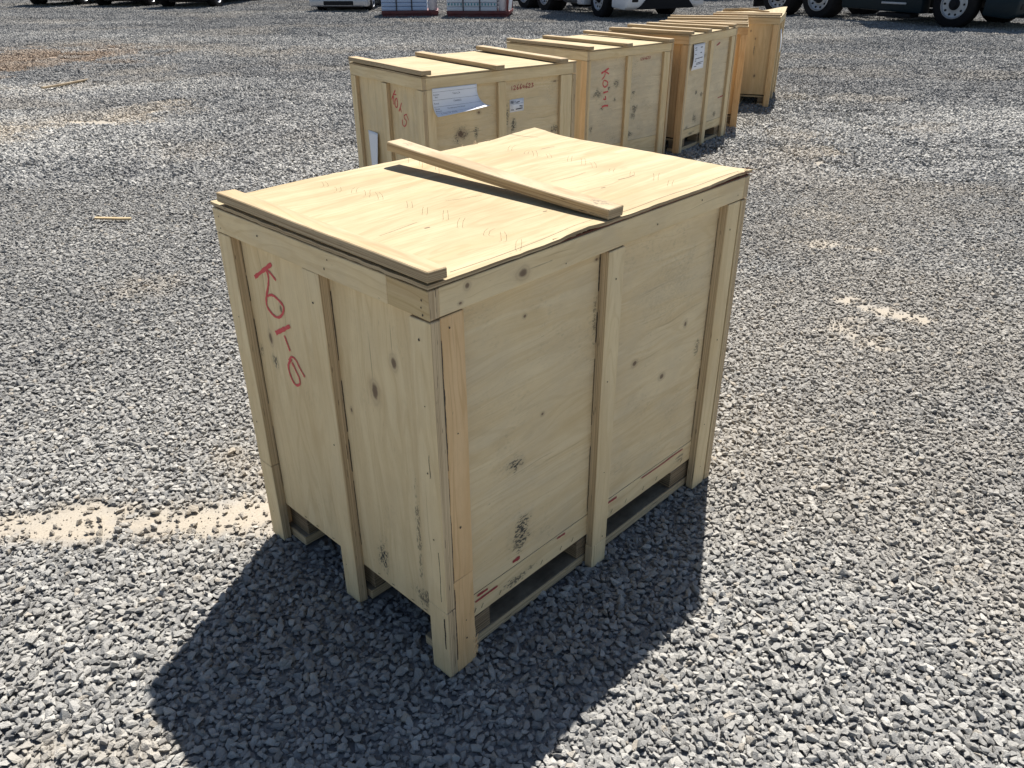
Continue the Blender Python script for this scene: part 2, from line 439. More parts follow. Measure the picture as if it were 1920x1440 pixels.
CRATE_A = (-0.157, 1.384, 0.8007, 1.198, 0.828, 1.04)
def hexgrid(x0, x1, y0, y1, s, jit):
    yy = np.arange(y0, y1, s * 0.866); xx = np.arange(x0, x1, s)
    X, Y = np.meshgrid(xx, yy); X = X + (np.arange(len(yy)) % 2)[:, None] * s * 0.5
    X = X.ravel() + rng.uniform(-jit, jit, X.size) * s; Y = Y.ravel() + rng.uniform(-jit, jit, Y.size) * s
    return X, Y
def in_frame(x, y, pad=0.45): return np.abs(x) < (0.40 + pad + 0.62 * y)
def under_crate(x, y, c, mg):
    cx, cy, yaw, W, D, H = c
    a = (x - cx) * math.cos(yaw) + (y - cy) * math.sin(yaw); b_ = -(x - cx) * math.sin(yaw) + (y - cy) * math.cos(yaw)
    bay = (a < 0.105) & (((b_ > 0.155) & (b_ < D / 2 - 0.075)) | ((b_ > D / 2 + 0.075) & (b_ < D - 0.155)))
    return (a > mg) & (a < W - mg) & (b_ > mg) & (b_ < D - mg) & ~bay

NEAR_END = 6.4
def near_layer(s, jit, smin, smax, ymax, flat, tilt, zlift, keep, seedtone):
    x, y = hexgrid(-5.2, 5.2, 0.72, ymax, s, jit)
    ok = in_frame(x, y); x, y = x[ok], y[ok]
    d, t = dust_field(x, y)
    ok = rng.random(x.size) < keep * (1 - np.clip((d - 0.3) * 1.3, 0, 0.84))
    ok &= ~under_crate(x, y, CRATE_A, 0.035)
    x, y, d, t = x[ok], y[ok], d[ok], t[ok]
    n = x.size
    # coarser and finer drifts
    drift = fbm(x, y, 1.4, 9, 3)
    size = smin + (smax - smin) * rng.beta(1.4, 2.9, n)
    size *= 0.86 + 0.3 * drift
    scl = np.stack([size * rng.uniform(0.95, 1.22, n), size * rng.uniform(0.82, 1.05, n), size * rng.uniform(*flat, n)], 1)
    rot = np.stack([rng.normal(0, tilt, n), rng.normal(0, tilt, n), rng.uniform(0, 6.283, n)], 1)
    z = relief(x, y) + size * rng.uniform(zlift[0], zlift[1], n)
    tn = np.clip(rng.normal(0.50 - 0.045 * (y - 1.2), 0.15, n) + (fbm(x, y, 0.8, 61, 3) - 0.5) * 0.35, 0, 1)
    tone = np.stack([tn, np.clip(d * 0.8 + (rng.random(n) < 0.035) * 0.55 + rng.uniform(0, .10, n), 0, 1), t], 1)
    pick = rng.integers(0, NST, n)
    return np.stack([x, y, z], 1), rot, scl, tone, pick
l1 = near_layer(0.0178, 0.40, 0.0155, 0.040, NEAR_END, (0.65, 1.05), 0.27, (0.06, 0.42), 1.0, 0)
l2 = near_layer(0.0165, 0.48, 0.006, 0.017, 4.2, (0.8, 1.2), 0.5, (0.0, 0.3), 1.0, 1)
l3 = near_layer(0.0125, 0.5, 0.0035, 0.009, 3.2, (0.8, 1.2), 0.5, (0.0, 0.4), 1.0, 2)
dk = dust_field(l3[0][:, 0], l3[0][:, 1])[0] > 0.12
l3 = tuple(q[dk] for q in l3)
P = [np.concatenate(q) for q in zip(l1, l2, l3)]
scatter_object('gravel', *P, stones, 'loose angular grey crushed gravel covering the near ground around the crate', 'gravel')

# farther off: small clumps of stones share a mesh
clumps = bpy.data.collections.new('stone_clumps')
verts_l = [np.array([v.co[:] for v in me.vertices]) for me in STONE_ME]
tris_l = []
for me in STONE_ME:
    me.calc_loop_triangles(); tris_l.append(np.array([t.vertices[:] for t in me.loop_triangles]))
NCL = 8
for c in range(NCL):
    V, F, T = [], [], []; nv = 0
    R = 0.30
    cx_, cy_ = hexgrid(-R, R, -R, R, 0.0275, 0.42)
    okc = np.hypot(cx_, cy_) < R * rng.uniform(0.8, 1.0, cx_.size)
    for px, py in zip(cx_[okc], cy_[okc]):
        i = rng.integers(0, NST); s = rng.uniform(0.019, 0.047)
        e = Euler((rng.normal(0, .4), rng.normal(0, .4), rng.uniform(0, 6.28))).to_matrix()
        q = (verts_l[i] * s) @ np.array(e).T + np.array([px, py, s * rng.uniform(0.05, 0.33)])
        V.append(q); F.append(tris_l[i] + nv); nv += len(q); T.append(np.full(len(q), rng.normal(0.0, 0.17)))
    V = np.concatenate(V); F = np.concatenate(F); T = np.concatenate(T)
    me = bpy.data.meshes.new('clump'); me.from_pydata(V.tolist(), [], F.tolist())
    a = me.attributes.new('stone_tone', 'FLOAT', 'POINT'); a.data.foreach_set('value', T.astype(np.float32))
    me.materials.append(MAT_STONE)
    clumps.objects.link(bpy.data.objects.new('clump_%02d' % c, me))
x, y = hexgrid(-34, 34, NEAR_END - 0.1, 46, 0.37, 0.3)
ok = in_frame(x, y, 1.6); x, y = x[ok], y[ok]
d, t = dust_field(x, y)
ok = rng.random(x.size) < 1 - np.clip((d - 0.45) * 1.0, 0, 0.4); x, y, d, t = x[ok], y[ok], d[ok], t[ok]
n = x.size
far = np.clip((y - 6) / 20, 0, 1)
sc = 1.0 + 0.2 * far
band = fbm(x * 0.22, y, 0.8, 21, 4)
tone = np.stack([np.clip(0.30 - 0.28 * far ** 0.6 + (band - 0.5) * 1.3 + rng.normal(0, .05, n), -0.05, 1), np.clip(d * 0.8 + rng.uniform(0, .08, n), 0, 1), t], 1)  # base tone darkens with distance, standing in for the stones' shaded sides
rot = np.stack([rng.normal(0, .02, n), rng.normal(0, .02, n), rng.uniform(0, 6.28, n)], 1)
pos = np.stack([x, y, relief(x, y) - 0.002], 1)
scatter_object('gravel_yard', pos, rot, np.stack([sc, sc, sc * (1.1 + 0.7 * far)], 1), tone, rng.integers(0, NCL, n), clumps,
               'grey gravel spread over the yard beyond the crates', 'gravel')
# ------------------------------------------------------------------ crates
PALE, PALE_D = (0.84, 0.675, 0.405), (0.735, 0.565, 0.318)  # sides set paler than bare plywood, lifting their shade through the colour
YEL, YEL_D = (0.73, 0.54, 0.30), (0.62, 0.435, 0.225)
ORA, ORA_D = (0.66, 0.45, 0.24), (0.54, 0.345, 0.17)
W_RAIL = wood('wood_rail', PALE, PALE_D, 0.35, grey=0.28, lines=0.5)
W_RAIL_K = wood('wood_rail_knotted', PALE, PALE_D, 0.3, grey=0.35, knots=[(0.262, 1.006, 0.017, 0.012), (0.102, 1.024, 0.008, 0.008), (0.082, 0.992, 0.006, 0.004)], lines=0.5)
W_RAIL_P = wood('wood_rail_patch', (0.68, 0.53, 0.30), (0.54, 0.39, 0.19), 0.4, stain=0.5, lines=0.8)
W_POST = wood('wood_post', PALE, PALE_D, 0.3, grey=0.18, lines=0.4)
W_POST_Y = wood('wood_post_yellow', (0.80, 0.555, 0.30), (0.70, 0.455, 0.22), 0.25, lines=0.7)
W_POST_O = wood('wood_post_orange', ORA, ORA_D, 0.3, lines=0.8, mild_all=0.25)
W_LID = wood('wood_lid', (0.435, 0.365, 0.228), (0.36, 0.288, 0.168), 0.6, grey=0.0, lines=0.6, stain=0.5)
W_CLEAT = wood('wood_cleat', (0.43, 0.335, 0.205), (0.33, 0.24, 0.135), 0.4, grey=0.22, stain=0.4, lines=0.6)
W_CLEAT2 = wood('wood_cleat_worn', (0.41, 0.325, 0.205), (0.31, 0.23, 0.135), 0.4, grey=0.45, stain=0.2, lines=0.6,
                mildew=[(0.05, 0.57, 0.05, 0.03, 0.5), (0.74, 0.57, 0.035, 0.025, 0.5)])
W_PANEL = wood('wood_panel', PALE, PALE_D, 0.3, grey=0.25, mild_all=0.3)
W_PAN_Y = wood('wood_panel_yellow', YEL, YEL_D, 0.25, grey=0.1, mild_all=0.12, lines=0.5)
W_PAN_O = wood('wood_panel_orange', ORA, ORA_D, 0.25, mild_all=0.15, lines=0.6)
W_SKIRT = wood('wood_skirt', PALE, PALE_D, 0.3, grey=0.2, mildew=[(0.272, 0.138, 0.08, 0.018, 0.8), (1.03, 0.15, 0.05, 0.02, 0.6)], lines=0.6)
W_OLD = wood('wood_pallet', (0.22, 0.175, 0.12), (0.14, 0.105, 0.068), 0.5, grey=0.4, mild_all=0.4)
EDGE = ply_edge('ply_edge', (0.64, 0.50, 0.315), (0.36, 0.255, 0.15))
EDGE_D = ply_edge('ply_edge_dark', (0.33, 0.25, 0.16), (0.10, 0.07, 0.045))
EDGE_L = ply_edge('ply_edge_light', (0.47, 0.37, 0.235), (0.24, 0.165, 0.095), 420)
CORE_RED = plain('lid_core_red', (0.20, 0.075, 0.045), 0.9, var=0.35, scale=60)
RED = plain('red_marker', (0.74, 0.085, 0.09), 0.6, var=0.25, scale=180)
RED_DK = plain('dark_red_marker', (0.42, 0.06, 0.06), 0.6, var=0.25, scale=180)
WIRE = plain('staple_wire', (0.22, 0.19, 0.13), 0.45, 0.9)
PAPER = plain('paper', (0.84, 0.85, 0.88), 0.75, var=0.03, scale=30)
INK = plain('ink', (0.05, 0.055, 0.08), 0.7, var=0.05)

def catmull(pts, n=6):
    if len(pts) < 3: 
        return [tuple(pts[0][i] + (pts[-1][i] - pts[0][i]) * t / n for i in range(2)) for t in range(n + 1)]
    P = [pts[0]] + list(pts) + [pts[-1]]; out = []
    for i in range(1, len(P) - 2):
        for t in range(n):
            u = t / n
            out.append(tuple(0.5 * ((2 * P[i][c]) + (-P[i - 1][c] + P[i + 1][c]) * u + (2 * P[i - 1][c] - 5 * P[i][c] + 4 * P[i + 1][c] - P[i + 2][c]) * u * u
                              + (-P[i - 1][c] + 3 * P[i][c] - 3 * P[i + 1][c] + P[i + 2][c]) * u ** 3) for c in range(2)))
    out.append(tuple(pts[-1])); return out

def strokes(parent, name, lines, place, mat):
    """flat marker strokes lying on a face; place maps (u, v) to local coordinates just proud of the face"""
    bm = bmesh.new()
    for li, (pts, w) in enumerate(lines):
        c = catmull(pts); vs = []
        for i, p in enumerate(c):
            q = c[min(i + 1, len(c) - 1)]; o = c[max(i - 1, 0)]
            t = Vector((q[0] - o[0], q[1] - o[1])); t = t.normalized() if t.length > 1e-9 else Vector((1, 0))
            nn = Vector((-t.y, t.x)) * (w / 2) * random.uniform(0.7, 1.2)
            z = 0.0001 * li
            vs.append((bm.verts.new(place(p[0] + nn.x, p[1] + nn.y, z)), bm.verts.new(place(p[0] - nn.x, p[1] - nn.y, z))))
        for a, b_ in zip(vs[:-1], vs[1:]):
            try: bm.faces.new((a[0], b_[0], b_[1], a[1]))
            except ValueError: pass
    return from_bm(name, bm, mat, parent)

def text_mesh(parent, name, txt, size, place, mat, squash=1.0):
    cu = bpy.data.curves.new(name, 'FONT'); cu.body = txt; cu.size = size; cu.resolution_u = 2
    tmp = bpy.data.objects.new(name + '_tmp', cu)
    me = bpy.data.meshes.new_from_object(tmp)
    bpy.data.objects.remove(tmp); bpy.data.curves.remove(cu)
    for v in me.vertices: v.co = Vector(place(v.co.x * squash, v.co.y, 0))
    me.materials.clear(); me.materials.append(mat)
    return link(bpy.data.objects.new(name, me), parent)

def make_lid(parent, W, D, H, mat, edge, th=0.008, lifts=(), sag=0.0008, seed=1, over=0.002, core=True):
    """plywood lid: a thin sheet with slightly wavy surface, nibbled edges and places where the top veneer has let go"""
    rs = random.Random(seed)
    na, nb = 48, 34
    bm = bmesh.new(); top = {}; bot = {}
    z0 = H + (0.0045 if core else 0.0015)
    for i in range(na + 1):
        for j in range(nb + 1):
            a = -over + (W + 2 * over) * i / na; b_ = -over + (D + 2 * over) * j / nb
            if j == 0: b_ += rs.uniform(-0.001, 0.002)
            if i == 0 or i == na: a += rs.uniform(-0.002, 0.002)
            if j == nb: b_ += rs.uniform(-0.003, 0.002)
            z = z0 + sag * math.sin(a * 7 + seed) * math.cos(b_ * 9)
            for (la, lb, ra, rb, hh) in lifts:
                q = math.exp(-((a - la) / ra) ** 2 - ((b_ - lb) / rb) ** 2); z += hh * q
            top[i, j] = bm.verts.new((a, b_, z + th)); bot[i, j] = bm.verts.new((a, b_, z))
    for i in range(na):
        for j in range(nb):
            bm.faces.new((top[i, j], top[i + 1, j], top[i + 1, j + 1], top[i, j + 1]))
            bm.faces.new((bot[i, j + 1], bot[i + 1, j + 1], bot[i + 1, j], bot[i, j]))
    for i in range(na):
        for j, s in ((0, 1), (nb, -1)):
            q = (bot[i, j], bot[i + 1, j], top[i + 1, j], top[i, j]); f = bm.faces.new(q if s > 0 else q[::-1]); f.material_index = 1
    for j in range(nb):
        for i, s in ((0, -1), (na, 1)):
            q = (bot[i, j], bot[i, j + 1], top[i, j + 1], top[i, j]); f = bm.faces.new(q if s > 0 else q[::-1]); f.material_index = 1
    o = from_bm('lid', bm, [mat, edge], parent)
    set_gc(o.data, 0, 2, (seed * 3.7, seed * 1.9, -H))
    if core:
        c = board(o, 'lid_core', (0.006, 0.004, H + 0.0012), (W - 0.006, D - 0.006, H + 0.0042), 0, 2, CORE_RED, bev=0.0006)
    return o

def make_crate(name, label, loc, yaw, W, D, H, spec):
    root = empty(name, (loc[0], loc[1], 0.0), yaw)
    tag(root, label, 'crate', 'plywood shipping crates standing in a row')
    t = 0.027; bh = 0.062; pw = 0.064; pb = 0.130
    g = spec.get
    zt = H - bh
    mat_short, mat_long = g('short', W_PANEL), g('long', W_PANEL)
    ps, plo = g('post_short', W_POST), g('post_long', W_POST)
    # short faces (a = 0 and a = W)
    mids = g('mid_short', 0.408)
    for side in (0, 1):
        a0, a1 = (0, t) if side == 0 else (W - t, W)
        cut = g('rail_cut') if side == 0 else None
        if cut:
            board(root, 'top_rail', (a0, 0, zt), (a1, cut - 0.0006, H), 1, 0, g('rail_piece', W_POST_O), EDGE, cuts=2)
            board(root, 'top_rail', (a0, cut + 0.0006, zt), (a1, D, H), 1, 0, g('rail_s', W_RAIL), EDGE, cuts=6)
        else:
            board(root, 'top_rail', (a0, 0, zt), (a1, D, H), 1, 0, g('rail_s', W_RAIL), EDGE, cuts=6)
        for (b0, b1) in ((0.0, pw), (mids - pw / 2, mids + pw / 2), (D - pw, D)):
            gap = random.uniform(0.001, 0.005)
            z0_ = random.uniform(0, .006); zc = g('cut_s', {}).get(round(b0, 3)) if side == 0 else None
            if zc:
                board(root, 'post', (a0, b0, z0_), (a1, b1, zc - 0.0008), 2, 0, ps, EDGE, cuts=2); z0_ = zc + 0.0008
            board(root, 'post', (a0, b0, z0_), (a1, b1, zt - gap), 2, 0, ps, EDGE, cuts=5)
        q0, q1 = (t + 0.0005, t + 0.0095) if side == 0 else (W - t - 0.0095, W - t - 0.0005)
        board(root, 'side_panel', (q0, t + 0.0005, pb), (q1, D - t - 0.0005, H - 0.004), 2, 0, mat_short if side == 0 else W_PANEL, EDGE_L, bev=0.0008, off=(0, 0, -q0))
    # long faces (b = 0 and b = D)
    lp = g('posts_long', [(t + 0.001, 0.090), (0.558, 0.621), (W - t - 0.075, W - t - 0.009)])
    for side in (0, 1):
        b0, b1 = (0, t) if side == 0 else (D - t, D)
        board(root, 'top_rail', (t + 0.001, b0 + .0012, zt), (W - t - 0.001, b1, H), 0, 1, g('rail_l', W_RAIL), EDGE, cuts=6, off=(0, 0, 0))
        for i, (a0, a1) in enumerate(lp):
            mt = g('corner_post', plo) if i == 0 and side == 0 else plo
            z0_ = random.uniform(0, .006); zc = g('cut_l', {}).get(i) if side == 0 else None
            if zc:
                board(root, 'post', (a0, b0 + .0008, z0_), (a1, b1, zc - 0.0008), 2, 1, mt, EDGE, cuts=2); z0_ = zc + 0.0008
            board(root, 'post', (a0, b0 + .0008, z0_), (a1, b1, zt - random.uniform(0.0008, 0.003)), 2, 1, mt, EDGE, cuts=5)
        q0, q1 = (t + 0.0005, t + 0.0095) if side == 0 else (D - t - 0.0095, D - t - 0.0005)
        board(root, 'side_panel', (t + 0.011, q0, 0.1885), (W - t - 0.011, q1, H - 0.004), 0, 1, mat_long if side == 0 else W_PANEL, EDGE_L, bev=0.0008, off=(0, 0, -q0))
        s0, s1 = (q0 - 0.001, q1) if side == 0 else (q0, q1 + 0.001)
        board(root, 'skirt_board', (t + 0.011, s0, g('skirt_z', 0.116)), (W - t - 0.011, s1, 0.1868), 0, 1, W_SKIRT, EDGE_L, bev=0.0012, off=(0, 0, -q0))
    # pallet underneath
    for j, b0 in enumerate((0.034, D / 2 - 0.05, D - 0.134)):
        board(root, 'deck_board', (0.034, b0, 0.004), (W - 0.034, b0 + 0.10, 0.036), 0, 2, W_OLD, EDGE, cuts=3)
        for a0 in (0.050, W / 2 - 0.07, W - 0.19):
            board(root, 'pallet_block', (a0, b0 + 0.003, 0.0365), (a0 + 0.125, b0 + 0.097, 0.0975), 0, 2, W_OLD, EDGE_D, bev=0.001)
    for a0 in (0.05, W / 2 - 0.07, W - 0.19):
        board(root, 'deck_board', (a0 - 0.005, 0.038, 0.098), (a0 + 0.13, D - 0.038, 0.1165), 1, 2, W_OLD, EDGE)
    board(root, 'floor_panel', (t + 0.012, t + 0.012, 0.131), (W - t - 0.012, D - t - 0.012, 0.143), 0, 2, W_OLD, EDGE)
    board(root, 'dark_fill_sheet', (0.12, 0.06, -0.001), (W - 0.12, D - 0.06, 0.0035), 0, 2, W_OLD, EDGE, bev=0.0008)  # dark sheet added to deepen the shade in the pallet bays
    # lid and cleats
    make_lid(root, W, D, H, g('lid', W_LID), EDGE_L, lifts=g('lifts', ()), seed=g('seed', 1), core=g('core', False))
    ztop = H + (0.0125 if g('core', False) else 0.0095) + 0.001
    for cl in g('cleats', ()):
        a0, b0, b1 = cl['a'], cl.get('b0', 0.004), cl.get('b1', D - 0.01)
        w, th = cl.get('w', 0.062), cl.get('t', 0.025)
        o = board(root, 'cleat', (-w / 2, 0, 0), (w / 2, b1 - b0, th), 1, 2, cl.get('m', W_CLEAT), cl.get('e', EDGE_L), cuts=8, bow=cl.get('bow', 0.0), bev=0.002,
                  off=(random.uniform(-9, 9), random.uniform(-9, 9), 0) if 'off' not in cl else cl['off'])
        o.location = (a0, b0, ztop + cl.get('dz', 0.0015))
        o.rotation_euler = (cl.get('tilt', 0.0), cl.get('twist', 0.0), cl.get('rz', 0.0))
    return root

T = 0.027
LEFT = lambda u, v, z=0: (T - 0.0006 - z, u, v)          # on the panel of the short face: u along b, v up
RIGHT = lambda u, v, z=0: (u, T - 0.0006 - z, v)         # on the panel of the long face: u along a, v up

# crate A, nearest
A_SHORT = wood('wood_panel_near_end', PALE, PALE_D, 0.28, grey=0.12, lines=0.45, mild_all=0.12,
    knots=[(0.711, 0.689, 0.020, 0.009), (0.816, 0.612, 0.014, 0.007), (0.824, 0.162, 0.017, 0.011), (0.722, 0.242, 0.026, 0.014), (0.631, 0.347, 0.008, 0.005), (0.352, 0.388, 0.012, 0.006)],
    mildew=[(0.654, 0.753, 0.025, 0.022, 0.9), (0.640, 0.685, 0.03, 0.02, 0.8), (0.218, 0.272, 0.07, 0.035, 1.0), (0.175, 0.12, 0.05, 0.05, 0.7), (0.35, 0.12, 0.2, 0.012, 0.6)])
A_LONG = wood('wood_panel_near_side', (0.81, 0.66, 0.415), PALE_D, 0.3, grey=0.35, lines=0.4, mild_all=0.22,
    knots=[(0.296, 0.888, 0.006, 0.005), (0.545, 0.955, 0.007, 0.005), (0.737, 0.605, 0.012, 0.009), (0.881, 0.509, 0.013, 0.010), (0.981, 0.644, 0.008, 0.010), (0.36, 0.607, 0.006, 0.005)],
    mildew=[(0.263, 0.504, 0.035, 0.03, 0.95), (0.285, 0.295, 0.055, 0.06, 1.0), (0.27, 0.25, 0.05, 0.04, 0.8), (0.548, 0.80, 0.012, 0.10, 0.5), (0.88, 0.78, 0.24, 0.16, 0.08), (1.06, 0.55, 0.02, 0.05, 0.5)])
crateA = make_crate('plywood_crate', 'nearest and largest plywood crate, marked K01-6, a loose tilted cleat on its lid',
    CRATE_A[:2], CRATE_A[2], CRATE_A[3], CRATE_A[4], CRATE_A[5], dict(short=A_SHORT, long=A_LONG, rail_l=W_RAIL_K, corner_post=W_POST_Y, core=True, seed=3, rail_cut=0.128, rail_piece=W_RAIL_P, cut_s={0.0: 0.222, 0.764: 0.279}, cut_l={0: 0.30, 1: 0.082},
    lifts=[(0.46, 0.0, 0.07, 0.04, 0.006), (1.12, 0.0, 0.12, 0.05, 0.007), (1.19, 0.83, 0.14, 0.09, 0.012), (0.80, 0.40, 0.35, 0.3, 0.003), (0.30, 0.83, 0.25, 0.06, 0.004)],
    cleats=[dict(a=0.021, b0=-0.006, b1=0.785, dz=0.004, t=0.023, w=0.050, tilt=0.004, twist=0.04),
            dict(a=0.572, b0=-0.001, b1=0.800, dz=0.0025, w=0.056, tilt=0.052, m=W_CLEAT2, bow=-0.004, rz=0.01, off=(0, 0.57, 0))]))
strokes(crateA, 'red_marking', [
    ([(0.718, 0.873), (0.67, 0.903), (0.623, 0.932)], 0.011), ([(0.657, 0.915), (0.634, 0.905), (0.613, 0.892)], 0.007),
    ([(0.657, 0.915), (0.648, 0.895), (0.656, 0.866), (0.674, 0.832), (0.679, 0.805), (0.656, 0.788), (0.63, 0.788), (0.606, 0.805), (0.596, 0.827), (0.617, 0.84), (0.644, 0.845), (0.669, 0.835)], 0.0075),
    ([(0.656, 0.736), (0.617, 0.758), (0.579, 0.78)], 0.012), ([(0.614, 0.743), (0.605, 0.723), (0.597, 0.704)], 0.007),
    ([(0.597, 0.68), (0.617, 0.656), (0.614, 0.627), (0.596, 0.607), (0.573, 0.617), (0.571, 0.635), (0.583, 0.654), (0.596, 0.672)], 0.0068),
    ([(0.61, 0.673), (0.593, 0.689), (0.574, 0.686), (0.561, 0.669), (0.547, 0.654), (0.543, 0.648)], 0.006)], LEFT, RED)
A_LIFTS = [(0.46, 0.0, 0.07, 0.04, 0.006), (1.12, 0.0, 0.12, 0.05, 0.007), (1.19, 0.83, 0.14, 0.09, 0.012), (0.80, 0.40, 0.35, 0.3, 0.003), (0.30, 0.83, 0.25, 0.06, 0.004)]
def lid_top(a, b_):
    z = CRATE_A[5] + 0.0125 + 0.0008 * math.sin(a * 7 + 3) * math.cos(b_ * 9)
    for (la, lb, ra, rb, hh) in A_LIFTS: z += hh * math.exp(-((a - la) / ra) ** 2 - ((b_ - lb) / rb) ** 2)
    return z
ON_LID = lambda u, v, z=0: (u, v, lid_top(u, v) + 0.0004 + z)
CRACK = plain('dark_crack', (0.16, 0.10, 0.06), 0.9)
for pts, w in (([(0.077, 0.023), (0.187, 0.021), (0.336, 0.025), (0.507, 0.032), (0.54, 0.030)], 0.0013), ([(0.60, 0.024), (0.652, 0.019), (0.80, 0.024), (0.936, 0.022), (1.05, 0.02), (1.153, 0.014)], 0.0016),
               ([(0.40, 0.40), (0.44, 0.385), (0.50, 0.37)], 0.0009), ([(0.12, 0.30), (0.17, 0.305), (0.24, 0.315)], 0.0008), ([(0.72, 0.33), (0.80, 0.32), (0.86, 0.325)], 0.001), ([(0.86, 0.21), (0.90, 0.205), (0.93, 0.21)], 0.0022), ([(1.0, 0.62), (1.06, 0.615)], 0.002), ([(0.222, 0.268), (0.236, 0.266)], 0.005), ([(0.76, 0.19), (0.775, 0.188)], 0.003), ([(0.50, 0.16), (0.512, 0.158)], 0.004), ([(1.08, 0.83), (1.09, 0.78), (1.12, 0.74)], 0.002)):
    strokes(crateA, 'crack', [(pts, w)], ON_LID, CRACK)
RIGHT2 = lambda u, v, z=0: (u, T - 0.0022 - z, v)
for ln in [([(0.122, 0.179), (0.159, 0.178)], 0.007), ([(0.115, 0.163), (0.194, 0.164)], 0.006), ([(0.426, 0.180), (0.46, 0.179)], 0.006),
    ([(0.642, 0.177), (0.695, 0.176)], 0.007), ([(0.819, 0.180), (0.925, 0.178), (0.983, 0.180), (1.045, 0.179)], 0.005)]: strokes(crateA, 'red_scuff', [ln], RIGHT2, RED_DK)
strokes(crateA, 'red_scuff', [([(0.252, 0.206), (0.279, 0.206)], 0.012)], RIGHT, RED_DK)

BLACKW = plain('mark_black', (0.07, 0.055, 0.042), 0.9, var=0.4, scale=120)
FACE_R = lambda u, v, z=0: (u, -0.0005 - z, v)
FACE_L = lambda u, v, z=0: (-0.0005 - z, u, v)
def weather_gap(parent, u, v0, v1, w, place, wob=0.0012):
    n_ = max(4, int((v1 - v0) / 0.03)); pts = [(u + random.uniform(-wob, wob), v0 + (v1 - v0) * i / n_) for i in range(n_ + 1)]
    return strokes(parent, 'weather_gap_line', [(pts, w)], place, BLACKW)
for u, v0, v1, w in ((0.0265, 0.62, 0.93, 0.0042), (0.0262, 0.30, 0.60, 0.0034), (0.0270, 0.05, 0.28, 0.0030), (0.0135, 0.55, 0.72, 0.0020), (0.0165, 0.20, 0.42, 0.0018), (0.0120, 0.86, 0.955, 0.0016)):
    weather_gap(crateA, u, v0, v1, w, FACE_R)
for u, v0, v1, w in ((0.010, 0.10, 0.20, 0.0045), (0.016, 0.25, 0.40, 0.002), (0.028, 0.60, 0.66, 0.0014)): weather_gap(crateA, u, v0, v1, w, FACE_L)
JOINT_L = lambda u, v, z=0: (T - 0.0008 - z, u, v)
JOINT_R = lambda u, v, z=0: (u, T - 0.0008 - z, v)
for u, place in ((0.3742, JOINT_L), (0.7622, JOINT_L), (0.5565, JOINT_R), (1.0942, JOINT_R)):  # thin dark gap lines drawn along the post-panel joints
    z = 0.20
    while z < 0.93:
        l_ = random.uniform(0.06, 0.25); weather_gap(crateA, u, z, min(z + l_, 0.972), random.uniform(0.0012, 0.0030), place, 0.0006); z += l_ + random.uniform(0.0, 0.08)
def nail(parent, p, axis, r=0.0028):
    bm = bmesh.new(); n_ = 7; vs = []
    for i in range(n_):
        q = 2 * math.pi * i / n_; c, s_ = r * random.uniform(.7, 1.2) * math.cos(q), r * random.uniform(.7, 1.3) * math.sin(q)
        vs.append(bm.verts.new((p[0] + (0 if axis == 0 else c), p[1] + (c if axis == 0 else 0), p[2] + s_)))
    bm.faces.new(vs); return from_bm('nail_head', bm, BLACKW, parent)
for b_, z in ((0.020, 1.018), (0.022, 1.002), (0.019, 0.987), (0.33, 1.022), (0.345, 0.998), (0.62, 1.01), (0.80, 1.02), (0.80, 0.99), (0.035, 0.93), (0.03, 0.78), (0.036, 0.61), (0.03, 0.43), (0.41, 0.90), (0.40, 0.52), (0.79, 0.75), (0.80, 0.42), (0.42, 0.12), (0.80, 0.10)):
    nail(crateA, (-0.0009, b_, z), 0, random.uniform(.0016, .003))
for a, z in ((0.05, 0.95), (0.06, 0.70), (0.055, 0.45), (0.06, 0.16), (0.06, 0.10), (0.59, 0.90), (0.58, 0.62), (0.59, 0.33), (0.60, 0.10), (1.12, 0.90), (1.13, 0.55), (1.12, 0.25), (1.13, 0.08), (0.40, 0.99), (0.75, 1.0), (0.95, 1.02), (1.14, 0.995)):
    nail(crateA, (a, -0.0004, z), 1, random.uniform(.0016, .003))
for a in (0.11, 0.135, 0.20, 0.36, 0.44, 0.49, 0.67, 0.74, 0.83, 0.90, 1.04):   # staples along the skirt
    strokes(crateA, 'skirt_staple', [([(a, 0.130), (a + 0.007, 0.142)], 0.0022)], RIGHT2, BLACKW)
for b_ in (0.66, 0.60, 0.52, 0.31, 0.25, 0.17, 0.12):
    strokes(crateA, 'panel_staple', [([(b_, 0.140), (b_ - 0.010, 0.141)], 0.0020)], LEFT, BLACKW)
def wire(bm, pts, r=0.0004):
    prev = None
    for p in pts:
        ring = [bm.verts.new((p[0] + r * math.cos(q), p[1] + r * math.sin(q), p[2])) for q in (0, 2.09, 4.19)]
        if prev:
            for i in range(3): bm.faces.new((prev[i], prev[(i + 1) % 3], ring[(i + 1) % 3], ring[i]))
        prev = ring
HZ = CRATE_A[5] + 0.012
row1 = [(0.285, 0.742), (0.283, 0.682), (0.296, 0.637), (0.306, 0.589), (0.305, 0.532), (0.304, 0.416), (0.299, 0.357), (0.299, 0.282), (0.285, 0.22), (0.285, 0.137), (0.287, 0.081), (0.278, 0.03)]
row2 = [(0.918, 0.678), (0.915, 0.606), (0.911, 0.559), (0.925, 0.513), (0.931, 0.445), (0.931, 0.388), (0.922, 0.341), (0.918, 0.281), (0.925, 0.212), (0.927, 0.134), (0.906, 0.076)]
